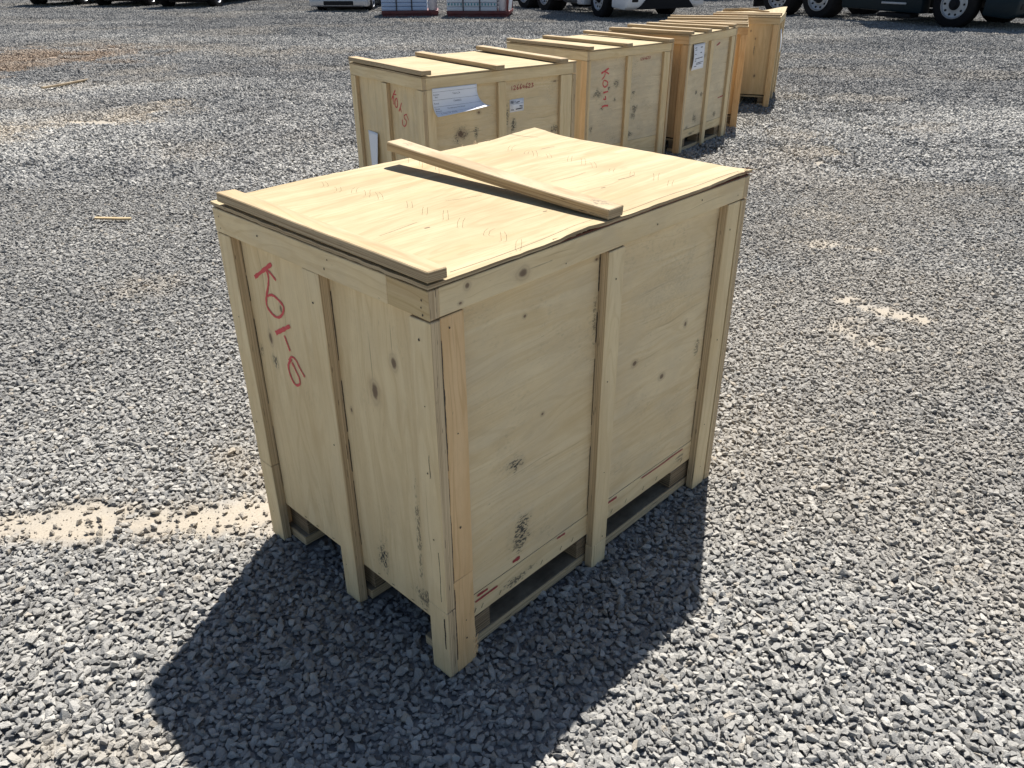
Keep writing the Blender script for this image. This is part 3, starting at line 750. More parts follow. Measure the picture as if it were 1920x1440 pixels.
for (a, b_) in row1 + row2:
    bm = bmesh.new()
    lx, ly = random.uniform(-0.012, 0.012), random.uniform(-0.012, 0.012); hh = random.uniform(0.012, 0.022)
    for s in (-0.006, 0.006):
        jx, jy = random.uniform(-.004, .004), random.uniform(-.003, .003)
        wire(bm, [(a + s * .7, b_ - s * .7, HZ - 0.004), (a + s * .7 + lx * .3, b_ - s * .7 + ly * .3, HZ + hh * .6), (a + s * .7 + lx + jx, b_ - s * .7 + ly + jy, HZ + hh)])
    from_bm('staple', bm, WIRE, crateA)
for q in range(7):   # bent nails still hanging from the lifted end of the cleat
    bm = bmesh.new(); b_ = 0.785 - q * 0.032; a = 0.552 + 0.012 * (q % 2)
    z1 = HZ + 0.052 * (b_ / 0.80); 
    wire(bm, [(a, b_, z1 + 0.003), (a + random.uniform(-.004, .004), b_ + random.uniform(-.004, .004), max(HZ - 0.003, z1 - 0.028))])
    from_bm('staple', bm, WIRE, crateA)
def splinter(parent, p, l, ang, lift, mat):
    bm = bmesh.new(); w = 0.003
    d = Vector((math.cos(ang) * l, math.sin(ang) * l, lift)); n = Vector((-math.sin(ang), math.cos(ang), 0)) * w
    P0 = Vector(p); v = [bm.verts.new(P0 + n), bm.verts.new(P0 - n), bm.verts.new(P0 + Vector((0, 0, .004))), bm.verts.new(P0 + d)]
    for q in ((0, 1, 3), (1, 2, 3), (2, 0, 3), (0, 2, 1)): bm.faces.new([v[i] for i in q])
    o = from_bm('splinter', bm, mat, parent); set_gc(o.data, 0, 2, (0, 0, 0)); return o
for i in range(16):
    splinter(crateA, (1.205 - random.uniform(0, .09), 0.002 + random.uniform(-.003, .02), HZ + random.uniform(-.006, .004)), random.uniform(.015, .05), random.uniform(-.9, .9) + (3.1 if i % 2 else 0), random.uniform(-.004, .014), CORE_RED if i % 3 == 0 else W_CLEAT)
for i in range(9):
    splinter(crateA, (random.uniform(.36, .58), 0.0 + random.uniform(-.002, .006), HZ + random.uniform(-.007, .0)), random.uniform(.012, .035), random.choice((0, 3.1)) + random.uniform(-.3, .3), random.uniform(-.003, .006), CORE_RED if i % 2 else W_CLEAT)
for i in range(10):
    splinter(crateA, (0.083 + random.uniform(-.004, .008), 0.0005, 0.02 + random.uniform(-.012, .07)), 0.02, random.uniform(-.5, .8), random.uniform(.01, .05), W_POST_Y)
for i in range(8):
    splinter(crateA, (random.choice((0.90, 1.0, 1.06)) + random.uniform(-.1, .05), 0.828 + random.uniform(-.004, .003), HZ + random.uniform(-.002, .002)), random.uniform(.01, .022), random.uniform(0, 3), random.uniform(.004, .012), W_CLEAT)

# crate B
B_LONG = wood('wood_panel_second_side', (0.81, 0.66, 0.415), PALE_D, 0.25, grey=0.35, mild_all=0.25,
    knots=[(0.398, 0.761, 0.013, 0.010), (0.264, 0.651, 0.028, 0.024), (0.978, 0.886, 0.022, 0.006), (0.964, 0.588, 0.01, 0.008)],
    mildew=[(0.264, 0.651, 0.08, 0.06, 1.0), (0.375, 0.65, 0.02, 0.05, 1.0), (0.605, 0.72, 0.025, 0.09, 0.9), (0.655, 0.65, 0.03, 0.07, 1.0), (0.26, 0.57, 0.12, 0.02, 0.9), (0.99, 0.60, 0.05, 0.03, 0.8)])
B_SHORT = wood('wood_panel_second_end', PALE, PALE_D, 0.25, grey=0.45, mild_all=0.2, knots=[(0.72, 0.42, 0.01, 0.006)])
crateB = make_crate('plywood_crate', 'plywood crate marked K01-5 with a white notice curling off, behind the nearest crate',
    (-0.489, 4.623), 0.647, 1.132, 0.861, 0.985, dict(short=B_SHORT, long=B_LONG, seed=5, mid_short=0.44, posts_long=[(0.028, 0.084), (0.526, 0.584), (1.01, 1.10)],
    cleats=[dict(a=0.022, dz=0.006, twist=0.03, b0=-0.02), dict(a=0.505, b0=-0.05), dict(a=0.99, b0=-0.05, tilt=0.008, m=W_CLEAT2)]))
strokes(crateB, 'red_marking', [([(0.398, 0.825), (0.376, 0.854), (0.348, 0.884)], .009), ([(0.368, 0.859), (0.34, 0.859)], .007), ([(0.38, 0.851), (0.373, 0.825), (0.379, 0.799)], .008),
    ([(0.343, 0.84), (0.36, 0.82), (0.36, 0.794), (0.344, 0.787), (0.332, 0.806), (0.334, 0.833), (0.341, 0.841)], .007), ([(0.284, 0.821), (0.301, 0.794), (0.321, 0.768)], .008), ([(0.302, 0.787), (0.291, 0.766)], .006),
    ([(0.23, 0.763), (0.262, 0.752), (0.261, 0.735), (0.242, 0.725), (0.248, 0.703), (0.267, 0.69), (0.287, 0.698), (0.288, 0.725)], .007), ([(0.24, 0.765), (0.226, 0.747), (0.214, 0.732)], .004)], LEFT, RED)
DIG = {'1': [[(.5, 1), (.5, .0)]], '2': [[(.1, .75), (.4, 1), (.75, .75), (.1, .05), (.8, .08)]], '6': [[(.75, 1.25), (.3, .6), (.2, .2), (.5, 0), (.75, .25), (.45, .42), (.2, .25)]],
       '4': [[(.35, .9), (.2, .35), (.85, .4)], [(.65, .8), (.6, 0)]], '3': [[(.2, .95), (.7, .9), (.4, .55), (.8, .3), (.4, 0), (.1, .12)]], '0': [[(.5, 1), (.15, .5), (.45, 0), (.8, .5), (.5, 1)]],
       '7': [[(.1, .9), (.8, .9), (.4, 0)]]}
def digits(parent, s, u0, v0, w, hgt, place, mat, lw=.0045, slope=0.0, name='red_number'):
    ls = []
    for i, ch in enumerate(s):
        for st in DIG[ch]: ls.append(([(u0 + (i + x) * w, v0 + y * hgt + slope * (i + x) * w) for x, y in st], lw))
    return strokes(parent, name, ls, place, mat)
digits(crateB, '12664623', 0.632, 0.862, 0.0225, 0.024, RIGHT, RED_DK, slope=0.03)

def sheet(parent, name, fn, nu, nv, mats=PAPER):
    """a thin sheet of paper with two sides; fn(s, t) gives its middle surface"""
    bm = bmesh.new(); g = [[bm.verts.new(fn(i / nu, j / nv)) for j in range(nv + 1)] for i in range(nu + 1)]
    for i in range(nu):
        for j in range(nv): bm.faces.new((g[i][j], g[i + 1][j], g[i + 1][j + 1], g[i][j + 1]))
    o = from_bm(name, bm, mats, parent, smooth=True)
    md = o.modifiers.new('paper_thickness', 'SOLIDIFY'); md.thickness = 0.0004; md.offset = 0
    return o
# notice: top half lies on the crate, the foot curls outwards into the sun
def noticeB(s, t):
    u = 0.062 + 0.305 * s; arc = (0.166 + 0.004 * s) * t
    flat = 0.070 - 0.040 * s                 # where the curl begins
    R_ = 0.080
    e = max(0.0, arc - flat) / R_
    out = R_ * (1 - math.cos(e)); dn = R_ * math.sin(e)
    v = 0.927 - min(arc, flat) - dn
    return (u + 0.35 * out * s, -0.003 - out, v)
def on_noticeB(u, v, z=0): 
    p = noticeB(u / 0.305, v / 0.168); return (p[0], p[1] - 0.0008, p[2])
nB = sheet(crateB, 'paper_notice', noticeB, 14, 26)
for txt, u, v, sz in (('Auction', 0.006, 0.038, 0.0125), ('Site:', 0.016, 0.052, 0.0125), ('Tulare,CA', 0.135, 0.040, 0.0125), ('Parcel:', 0.008, 0.086, 0.0125), ('12664623', 0.135, 0.080, 0.0135),
                      ('Event', 0.010, 0.116, 0.0125), ('Person:', 0.008, 0.130, 0.0125), ('Continuous Purchase', 0.085, 0.118, 0.0125), ('Contact for details', 0.03, 0.150, 0.0125)):
    text_mesh(nB, 'print', txt, sz, lambda x, y, z, u=u, v=v: on_noticeB(u + x, v - y), INK)
for v in (0.020, 0.063, 0.100, 0.138):
    strokes(nB, 'ruled_line', [([(0.004, v), (0.15, v), (0.30, v)], 0.0012)], lambda x, y, z=0: on_noticeB(x, y), INK)
# small sticker
STK = lambda u, v, z=0: (0.626 + u, T - 0.0016 - z, 0.738 + v)
st = sheet(crateB, 'sticker', lambda s, t: (0.626 + 0.108 * s, T - 0.0011, 0.738 + 0.074 * t - 0.003 * (1 - s)), 2, 2)
strokes(st, 'print', [([(0.008 + .004 * i, 0.048), (0.008 + .004 * i, 0.064)], 0.0026) for i in range(6)] + [([(0.040, 0.05), (0.040, 0.062)], .004), ([(0.05, 0.052), (0.075, 0.056)], .006),
    ([(0.02, 0.044), (0.10, 0.046)], .0015), ([(0.075, 0.03), (0.1, 0.026)], .006), ([(0.01, 0.012), (0.03, 0.01)], .005), ([(0.045, 0.012), (0.098, 0.016)], .006)], STK, INK)
# a second notice on the short face, its side edge standing off
def notice2(s, t):
    v = 0.60 - 0.25 * t; u = 0.59 + 0.14 * s
    off = 0.03 * (max(0, 0.55 - s) / 0.55) ** 1.5 * (0.3 + t)
    return (T - 0.003 - off, u - 0.01 * t, v)
n2 = sheet(crateB, 'paper_notice', notice2, 8, 10)

# crate C
C_LONG = wood('wood_panel_third_side', (0.79, 0.665, 0.45), (0.70, 0.57, 0.37), 0.25, grey=0.6, mild_all=0.5,
    mildew=[(0.161, 0.60, 0.06, 0.05, 1.0), (0.291, 0.633, 0.025, 0.02, 1.0), (0.366, 0.542, 0.022, 0.022, 1.0), (0.219, 0.486, 0.035, 0.02, 1.0), (0.594, 0.573, 0.03, 0.022, 1.0), (0.619, 0.448, 0.05, 0.05, 1.0),
            (0.607, 0.389, 0.04, 0.06, 0.8), (0.949, 0.556, 0.03, 0.03, 1.0), (0.575, 0.24, 0.05, 0.03, 0.9), (0.103, 0.34, 0.025, 0.04, 0.9), (0.378, 0.663, 0.05, 0.05, 0.8)])
crateC = make_crate('plywood_crate', 'mildew-spotted plywood crate marked K01-1, third from the camera in the row',
    (0.584, 6.455), 0.722, 1.04, 0.93, 0.925, dict(short=W_PAN_Y, long=C_LONG, post_short=W_POST_Y, seed=7, skirt_z=0.015, mid_short=0.47, posts_long=[(0.028, 0.05), (0.472, 0.53), (0.93, 1.005)],
    cleats=[dict(a=0.02, dz=0.004, twist=0.03, b0=-.02), dict(a=0.43, b0=-.05), dict(a=0.93, b0=-.06, tilt=0.01)]))
strokes(crateC, 'red_marking', [([(0.194, 0.754), (0.279, 0.785)], .013), ([(0.231, 0.768), (0.282, 0.743)], .010), ([(0.237, 0.764), (0.234, 0.733), (0.203, 0.708)], .010),
    ([(0.225, 0.699), (0.217, 0.672), (0.24, 0.648), (0.272, 0.663), (0.265, 0.688), (0.228, 0.70)], .010), ([(0.227, 0.607), (0.282, 0.612)], .013), ([(0.23, 0.56), (0.259, 0.554), (0.251, 0.58)], .011), ([(0.218, 0.497), (0.24, 0.505), (0.29, 0.503)], .013)], RIGHT, RED)
digits(crateC, '1264623', 0.644, 0.812, 0.0195, 0.02, RIGHT, RED_DK, lw=.004, slope=0.04)

# crate D
D_LONG = wood('wood_panel_fourth_side', (0.79, 0.665, 0.45), (0.70, 0.57, 0.37), 0.25, grey=0.5, mild_all=0.35,
    mildew=[(0.297, 0.485, 0.03, 0.025, 1.0), (0.414, 0.453, 0.035, 0.03, 1.0), (0.317, 0.269, 0.06, 0.06, 0.9), (0.744, 0.236, 0.04, 0.035, 1.0), (0.797, 0.132, 0.06, 0.03, 0.8), (0.163, 0.20, 0.05, 0.03, 0.9), (0.404, 0.785, 0.03, 0.03, 0.7)])
crateD = make_crate('plywood_crate', 'plywood crate with a white paper notice hanging on its side, fourth from the camera',
    (1.494, 7.176), 0.923, 1.006, 0.782, 0.965, dict(short=W_PAN_O, long=D_LONG, post_short=W_POST_O, corner_post=W_POST, seed=9, mid_short=0.39, posts_long=[(0.028, 0.056), (0.458, 0.52), (0.90, 0.97)],
    rail_s=W_POST_O, cleats=[dict(a=0.02, dz=0.004, b0=-.02), dict(a=0.34, b0=-.03, tilt=0.01), dict(a=0.70, b0=-.03), dict(a=0.95)]))
def notice3(s, t):
    v = 0.892 - 0.206 * t; w = 0.225 * (1.0 + 0.14 * t); u = 0.355 + 0.004 * t - w * (1 - s)
    off = 0.018 * (1 - s) * math.sin(t * 2.6) + 0.01
    return (u, T - 0.004 - off, v)
n3 = sheet(crateD, 'paper_notice', notice3, 8, 10)
def on3(u, v, z=0):
    p = notice3(u, v); return (p[0], p[1] - 0.0008, p[2])
strokes(n3, 'print', [([(0.08, 0.14), (0.28, 0.14)], .03), ([(0.6, 0.15), (0.8, 0.15)], .035), ([(0.12, 0.22), (0.28, 0.22)], .025), ([(0.6, 0.36), (0.75, 0.36)], .03), ([(0.1, 0.38), (0.22, 0.38)], .03),
    ([(0.12, 0.56), (0.85, 0.55)], .03), ([(0.14, 0.64), (0.26, 0.64)], .03), ([(0.3, 0.74), (0.9, 0.73)], .03), ([(0.3, 0.79), (0.8, 0.79)], .025), ([(0.14, 0.86), (0.36, 0.86)], .03)], on3, INK)
for ln in [([(0.631, 0.845), (0.704, 0.865)], .016), ([(0.787, 0.378), (0.953, 0.386)], .010)]: strokes(crateD, 'red_scuff', [ln], RIGHT, RED_DK)

# crates E and F
crateE = make_crate('plywood_crate', 'orange-tinted plywood crate turned edge-on, second from the far end of the row',
    (2.298, 8.343), 1.319, 1.189, 0.832, 0.938, dict(short=W_PAN_O, post_short=W_POST_O, rail_s=W_POST_O, seed=11,
    cleats=[dict(a=0.02, dz=0.004), dict(a=0.29), dict(a=0.63, dz=.006), dict(a=1.02)]))
F_SHORT = wood('wood_panel_last_end', YEL, YEL_D, 0.25, grey=0.12, lines=0.5, knots=[(0.80, 0.30, 0.012, 0.008), (0.72, 0.24, 0.012, 0.008), (0.33, 0.20, 0.02, 0.014), (0.30, 0.62, 0.012, 0.012)], mildew=[(0.62, 0.24, 0.10, 0.012, .7)])
crateF = make_crate('plywood_crate', 'farthest plywood crate of the row, its lid torn up with splintered wood on top',
    (2.97, 9.548), 1.214, 1.036, 0.743, 0.935, dict(short=F_SHORT, post_short=W_POST_Y, rail_s=W_PAN_Y, seed=13, mid_short=0.43,
    lifts=[(1.036, 0.0, 0.25, 0.2, 0.05), (1.0, 0.5, .12, .1, .03)], cleats=[dict(a=0.02, dz=0.004), dict(a=0.27, dz=0.004), dict(a=0.55, b0=.30, b1=.72, tilt=.0, rz=.55, dz=.03, twist=.25)]))
o = board(crateF, 'broken_batten', (-0.02, 0, 0), (0.02, 0.34, 0.02), 1, 2, W_CLEAT, EDGE_L, bev=0.002)
o.location = (0.42, 0.16, 0.962); o.rotation_euler = (0.10, 0, 0.35)
def notice4(s, t): return (0.25 + 0.2 * s, -0.004 - 0.02 * math.sin(t * 2), 0.80 - 0.24 * t)
sheet(crateF, 'paper_notice', notice4, 4, 5)

# scraps of wood lying on the gravel
def scrap(name, p0, p1, w, th, label, mat):
    p0 = Vector(p0); p1 = Vector(p1); L_ = (p1 - p0).length
    o = board(None, name, (-L_ / 2, -w / 2, 0), (L_ / 2, w / 2, th), 0, 2, mat, EDGE_L, bev=0.0015, jit=0.004, cuts=6, bow=-0.002)
    o.location = ((p0.x + p1.x) / 2, (p0.y + p1.y) / 2, 0.022); o.rotation_euler = (0.06, 0.03, math.atan2(p1.y - p0.y, p1.x - p0.x))
    tag(o, label, 'wood scrap'); return o
scrap('wood_scrap', (-2.81, 5.23), (-2.57, 5.24), 0.03, 0.012, 'short pale wood strip lying alone on the gravel left of the nearest crate', W_LID)
scrap('wood_scrap', (-6.15, 11.0), (-6.02, 12.0), 0.045, 0.022, 'long reddish wood lath lying on the gravel at far left', W_OLD)
# ------------------------------------------------------------------ parked vehicles and pallet loads across the yard
RUBBER = plain('tyre_rubber', (0.013, 0.013, 0.015), 0.9, var=0.2, scale=30, dirt=(0.04, 0.039, 0.036), dirt_amt=0.2, spec=0.15)
CHROME = plain('polished_alloy', (0.40, 0.42, 0.45), 0.4, 0.25, var=0.1)
BLACK = plain('black_plastic', (0.012, 0.013, 0.016), 0.7, var=0.2, spec=0.2)
STEEL = plain('chassis_steel', (0.05, 0.052, 0.055), 0.6, 0.4, var=0.2)
GLASS = plain('tinted_glass', (0.02, 0.025, 0.03), 0.06, var=0.0)
LAMP = plain('lamp_lens', (0.65, 0.67, 0.70), 0.12, 0.3, var=0.05)
P_DARK = plain('dark_teal_paint', (0.007, 0.017, 0.024), 0.45, var=0.1, coat=0.0, spec=0.18)
P_WHITE = plain('white_paint', (0.62, 0.64, 0.68), 0.35, var=0.04, coat=0.3, dirt=(0.35, 0.33, 0.30), dirt_amt=0.2)
P_BLACK = plain('black_paint', (0.012, 0.014, 0.017), 0.4, var=0.1, coat=0.0, spec=0.2)
P_GREY = plain('grey_paint', (0.10, 0.108, 0.12), 0.35, var=0.06, coat=0.4)
P_SILVER = plain('silver_paint', (0.34, 0.36, 0.40), 0.35, 0.5, var=0.05, coat=0.4)
ALU = plain('tank_aluminium', (0.45, 0.46, 0.48), 0.4, 0.7, var=0.08)

def lathe(name, prof, parent, mat, seg=36, axis='Y', caps=True):
    bm = bmesh.new(); rings = []
    for (r, h) in prof:
        ring = []
        for i in range(seg):
            q = 2 * math.pi * i / seg
            p = (r * math.cos(q), h, r * math.sin(q)) if axis == 'Y' else (h, r * math.cos(q), r * math.sin(q))
            ring.append(bm.verts.new(p))
        rings.append(ring)
    for a, b_ in zip(rings[:-1], rings[1:]):
        for i in range(seg): bm.faces.new((a[i], a[(i + 1) % seg], b_[(i + 1) % seg], b_[i]))
    for ring in ((rings[0], rings[-1]) if caps else ()):
        try: bm.faces.new(ring)
        except ValueError: pass
    bmesh.ops.recalc_face_normals(bm, faces=list(bm.faces))
    o = from_bm(name, bm, mat, parent, smooth=True)
    o.data.set_sharp_from_angle(angle=math.radians(40))
    return o

def prism(name, prof, y0, y1, parent, mat, bev=0.03, segs=2):
    """side profile (x, z) extruded across the vehicle with softened edges"""
    bm = bmesh.new()
    a = [bm.verts.new((x, y0, z)) for x, z in prof]; c = [bm.verts.new((x, y1, z)) for x, z in prof]
    bm.faces.new(a); bm.faces.new(c[::-1]); n = len(prof)
    for i in range(n): bm.faces.new((a[i], c[i], c[(i + 1) % n], a[(i + 1) % n]))
    bmesh.ops.recalc_face_normals(bm, faces=list(bm.faces))
    if bev: bmesh.ops.bevel(bm, geom=list(bm.edges), offset=bev, segments=segs, affect='EDGES', profile=0.5, clamp_overlap=True)
    o = from_bm(name, bm, mat, parent, smooth=True)
    o.data.set_sharp_from_angle(angle=math.radians(35))
    return o

def slab(name, lo, hi, parent, mat, bev=0.015):
    return prism(name, [(lo[0], lo[2]), (hi[0], lo[2]), (hi[0], hi[2]), (lo[0], hi[2])], lo[1], hi[1], parent, mat, bev, 2)

def wheel(parent, x, y, R, w, rimR, truck=True, side=1, steer=0.0, rim_mat=None):
    s = side
    t = lathe('wheel', [(rimR, -w / 2 * s), (R * 0.90, -w / 2 * s), (R * 0.975, -w * 0.40 * s), (R, -w * 0.25 * s), (R, w * 0.25 * s), (R * 0.975, w * 0.40 * s), (R * 0.90, w / 2 * s), (rimR, w / 2 * s)], parent, RUBBER, caps=False)
    t.location = (x, y, R); t.rotation_euler = (0, 0, steer)
    if truck:
        prof = [(rimR, -w * .4 * s), (rimR + 0.012, w * 0.50 * s), (rimR - 0.012, w * 0.53 * s), (rimR * 0.90, w * 0.42 * s), (rimR * 0.62, w * 0.36 * s), (rimR * 0.50, w * 0.40 * s), (0.001, w * 0.40 * s)]
    else:
        prof = [(rimR, -w * .4 * s), (rimR + 0.008, w * 0.48 * s), (rimR - 0.01, w * 0.49 * s), (rimR * 0.85, w * 0.30 * s), (rimR * 0.3, w * 0.38 * s), (0.001, w * 0.40 * s)]
    r = lathe('rim', prof, t, rim_mat or CHROME)
    if truck: lathe('hub', [(0.001, w * 0.70 * s), (0.075, w * 0.69 * s), (0.085, w * 0.60 * s), (0.125, w * 0.46 * s), (0.125, w * 0.30 * s)], t, BLACK, seg=18)
    nh = 10 if truck else 5
    for i in range(nh):
        q = 2 * math.pi * i / nh; rr = rimR * 0.76
        h = lathe('hand_hole', [(0.001, w * 0.43 * s), (rimR * (0.085 if truck else .16), w * 0.425 * s), (rimR * (0.085 if truck else .16), w * 0.30 * s)], t, BLACK, seg=12)
        h.location = (rr * math.cos(q), 0, rr * math.sin(q))
    return t

def make_tractor(name, label, loc, yaw, paint, wb, steer=0.0, tanks=True, detail=True):
    """bonneted road tractor: steer axle at the origin, x forward"""
    root = empty(name, (loc[0], loc[1], -0.008), yaw); tag(root, label, 'truck')
    hw = 1.2
    arch = [(-0.62 * math.cos(q), 0.50 + 0.66 * math.sin(q)) for q in np.linspace(0.25, math.pi - 0.35, 9)]
    prof = [(1.28, 0.60), (1.30, 1.05), (1.12, 1.55), (0.10, 1.85), (-0.50, 2.72), (-0.85, 3.25), (-1.5, 3.7), (-2.35, 3.8), (-2.40, 0.95), (-0.75, 0.92)] + arch + [(0.66, 0.62)]
    prism('cab_body', prof, -hw, hw, root, paint, 0.07, 3)
    for s in (-1, 1):
        yy = s * (hw + 0.003)
        prism('side_window', [(-0.35, 1.95), (-0.62, 2.55), (-1.30, 2.62), (-1.30, 1.90)], yy - 0.01, yy + 0.01, root, GLASS, 0.006, 1)
        d = prism('door', [(-0.25, 0.98), (-0.25, 1.80), (-0.58, 2.66), (-1.40, 2.72), (-1.40, 0.98)], s * hw - 0.006, s * hw + 0.006, root, paint, 0.004, 1)
        slab('door_handle', (-1.30, s * hw + (0.006 if s > 0 else -0.03), 1.62), (-1.15, s * hw + (0.03 if s > 0 else -0.006), 1.66), d, BLACK, 0.006)
        slab('mirror', (-0.20, s * 1.28 - 0.10, 1.95), (-0.08, s * 1.28 + 0.10, 2.55), root, BLACK, 0.03)
        slab('headlight', (1.10, s * 0.95 - 0.18, 0.95), (1.325, s * 0.95 + 0.18, 1.22), root, LAMP, 0.04)
        slab('frame_rail', (-wb - 2.0, s * 0.42 - 0.05, 0.72), (0.9, s * 0.42 + 0.05, 0.98), root, STEEL, 0.01)
        if tanks:
            tk = lathe('fuel_tank', [(0.02, 0), (0.27, 0.0), (0.30, 0.03), (0.30, 0.87), (0.27, 0.90), (0.02, 0.90)], root, ALU, axis='X')
            tk.location = (-2.05, s * 0.88, 0.60)
            slab('side_fairing', (-1.08, s * 1.02 - 0.17, 0.30), (-0.70, s * 1.02 + 0.17, 0.98), root, paint, 0.05)
            slab('step_box', (-2.75, s * 0.92 - 0.24, 0.36), (-2.12, s * 0.92 + 0.24, 0.90), root, ALU, 0.04)
        else:
            prism('side_skirt', [(-0.72, 0.27), (-0.76, 0.96), (-wb + 0.62, 0.96), (-wb + 0.70, 0.32)], s * 1.0 - 0.19, s * 1.0 + 0.19, root, paint, 0.05)
            slab('step_plate', (-1.75, s * 1.19 - 0.03, 0.455), (-1.12, s * 1.19 + 0.03, 0.50), root, CHROME, 0.008)
            slab('under_step', (-1.85, s * 0.95 - 0.2, 0.17), (-1.0, s * 0.95 + 0.2, 0.26), root, BLACK, 0.02)
        slab('mud_flap', (-wb - 2.05, s * 0.95 - 0.26, 0.22), (-wb - 2.02, s * 0.95 + 0.26, 1.0), root, BLACK, 0.004)
    # bumper with its dark lower mouth and fog-lamp pockets
    bp = prism('bumper', [(0.68, 0.31), (1.26, 0.27), (1.40, 0.34), (1.42, 0.66), (1.30, 0.74), (0.70, 0.66)], -1.22, 1.22, root, paint, 0.05, 2)
    bm = bmesh.new()
    pts = [(-0.58, 0.59), (0.58, 0.59), (0.88, 0.285), (-0.88, 0.285)]
    fr = [bm.verts.new((1.432, y, z)) for y, z in pts]; bk = [bm.verts.new((1.27, y, z)) for y, z in pts]
    bm.faces.new(fr); bm.faces.new(bk[::-1])
    for i in range(4): bm.faces.new((fr[i], bk[i], bk[(i + 1) % 4], fr[(i + 1) % 4]))
    bmesh.ops.recalc_face_normals(bm, faces=list(bm.faces))
    from_bm('lower_grille', bm, BLACK, bp)
    for s in (-1, 1): slab('fog_lamp', (1.30, s * 0.98 - 0.10, 0.45), (1.428, s * 0.98 + 0.10, 0.57), bp, BLACK, 0.03)
    gr = slab('radiator_grille', (1.0, -0.55, 0.80), (1.325, 0.55, 1.40), root, BLACK, 0.05)
    for i in range(7): slab('grille_bar', (1.31, -0.52, 0.86 + 0.075 * i), (1.335, 0.52, 0.885 + 0.075 * i), gr, CHROME, 0.004)
    prism('windscreen', [(0.02, 1.92), (-0.46, 2.66), (-0.50, 2.64), (-0.02, 1.90)], -1.0, 1.0, root, GLASS, 0.006, 1).location = (0.035, 0, 0.03)
    slab('front_axle', (-0.08, -0.85, 0.40), (0.08, 0.85, 0.54), root, STEEL, 0.02)
    slab('fifth_wheel', (-wb - 1.0, -0.45, 1.0), (-wb - 0.1, 0.45, 1.14), root, STEEL, 0.03)
    for s in (-1, 1):
        wheel(root, 0, s * 1.03, 0.51, 0.28, 0.295, True, s, steer)
        for ax in (-wb, -wb - 1.28):
            wheel(root, ax, s * 0.92, 0.51, 0.56, 0.295, True, s)
    for ax in (-wb, -wb - 1.28): slab('drive_axle', (ax - 0.1, -0.7, 0.41), (ax + 0.1, 0.7, 0.61), root, STEEL, 0.04)
    return root

def make_car(name, label, cat, loc, yaw, paint, pickup=True, R=0.39, group=None):
    """front axle at the origin, x forward"""
    root = empty(name, (loc[0], loc[1], -0.008), yaw); tag(root, label, cat, group)
    hw = 0.96 if pickup else 0.89
    wb = 3.5 if pickup else 2.75; zb = 0.31 if pickup else 0.22
    def arch(cx): return [(cx + (R + 0.07) * math.cos(q), max(zb, R + (R + 0.07) * math.sin(q))) for q in np.linspace(0.1, math.pi - 0.1, 9)]
    if pickup:
        top = [(0.90, zb + 0.1), (0.95, 0.95), (0.85, 1.10), (-0.75, 1.18), (-1.55, 1.82), (-3.0, 1.86), (-3.15, 1.18), (-4.55, 1.18), (-4.58, zb + 0.1)]
    else:
        top = [(0.82, zb + 0.08), (0.88, 0.62), (0.70, 0.80), (-0.62, 0.95), (-1.35, 1.40), (-2.5, 1.42), (-3.2, 1.02), (-3.75, 0.98), (-3.78, zb + 0.1)]
    bottom = [(-4.5 if pickup else -3.7, zb)] + arch(-wb)[::-1] + arch(0)[::-1] + [(0.80 if pickup else 0.75, zb)]
    prism('body', top + bottom, -hw, hw, root, paint, 0.07, 3)
    x0, x1, z0, z1 = (-0.85, -1.55, 1.20, 1.76) if pickup else (-0.70, -1.32, 0.98, 1.36)
    prism('windscreen', [(x0, z0), (x1, z1), (x1 - 0.03, z1 - 0.02), (x0 - 0.03, z0 - 0.02)], -hw + 0.14, hw - 0.14, root, GLASS, 0.006, 1).location = (0.045, 0, 0.035)
    for s in (-1, 1):
        yy = s * (hw + 0.001)
        prism('side_window', [(x0 - 0.35, z0 + 0.02), (x1 - 0.1, z1 - 0.02), (x1 - 1.0, z1), (x1 - 1.15, z0 + 0.02)], yy - 0.008, yy + 0.008, root, GLASS, 0.004, 1)
        slab('headlight', (0.60 if pickup else 0.55, s * (hw - 0.2) - 0.14, zb + 0.34 if pickup else 0.56), (0.955 if pickup else 0.885, s * (hw - 0.2) + 0.14, zb + 0.54 if pickup else 0.70), root, LAMP, 0.04)
        for ax in (0, -wb): wheel(root, ax, s * (hw - 0.15), R, 0.27 if pickup else 0.22, R * 0.62, False, s)
        slab('mirror', (x0 - 0.15, s * (hw + 0.09) - 0.09, z0 + 0.02), (x0 - 0.05, s * (hw + 0.09) + 0.09, z0 + 0.2), root, paint, 0.03)
    bp = slab('bumper', (0.55, -hw + 0.01, zb - 0.04), (1.02 if pickup else 0.93, hw - 0.01, zb + 0.22), root, CHROME if paint is P_GREY else (BLACK if pickup else paint), 0.06)
    slab('lower_grille', (0.8, -0.45, zb + 0.0), (1.026 if pickup else 0.936, 0.45, zb + 0.12), bp, BLACK, 0.02)
    slab('grille', (0.6, -0.5, zb + 0.3 if pickup else 0.48), (0.962 if pickup else 0.892, 0.5, zb + 0.56 if pickup else 0.60), root, BLACK, 0.03)
    slab('underbody', (-wb - 0.4, -0.6, zb - 0.12), (0.4, 0.6, zb + 0.02), root, STEEL, 0.05)
    return root

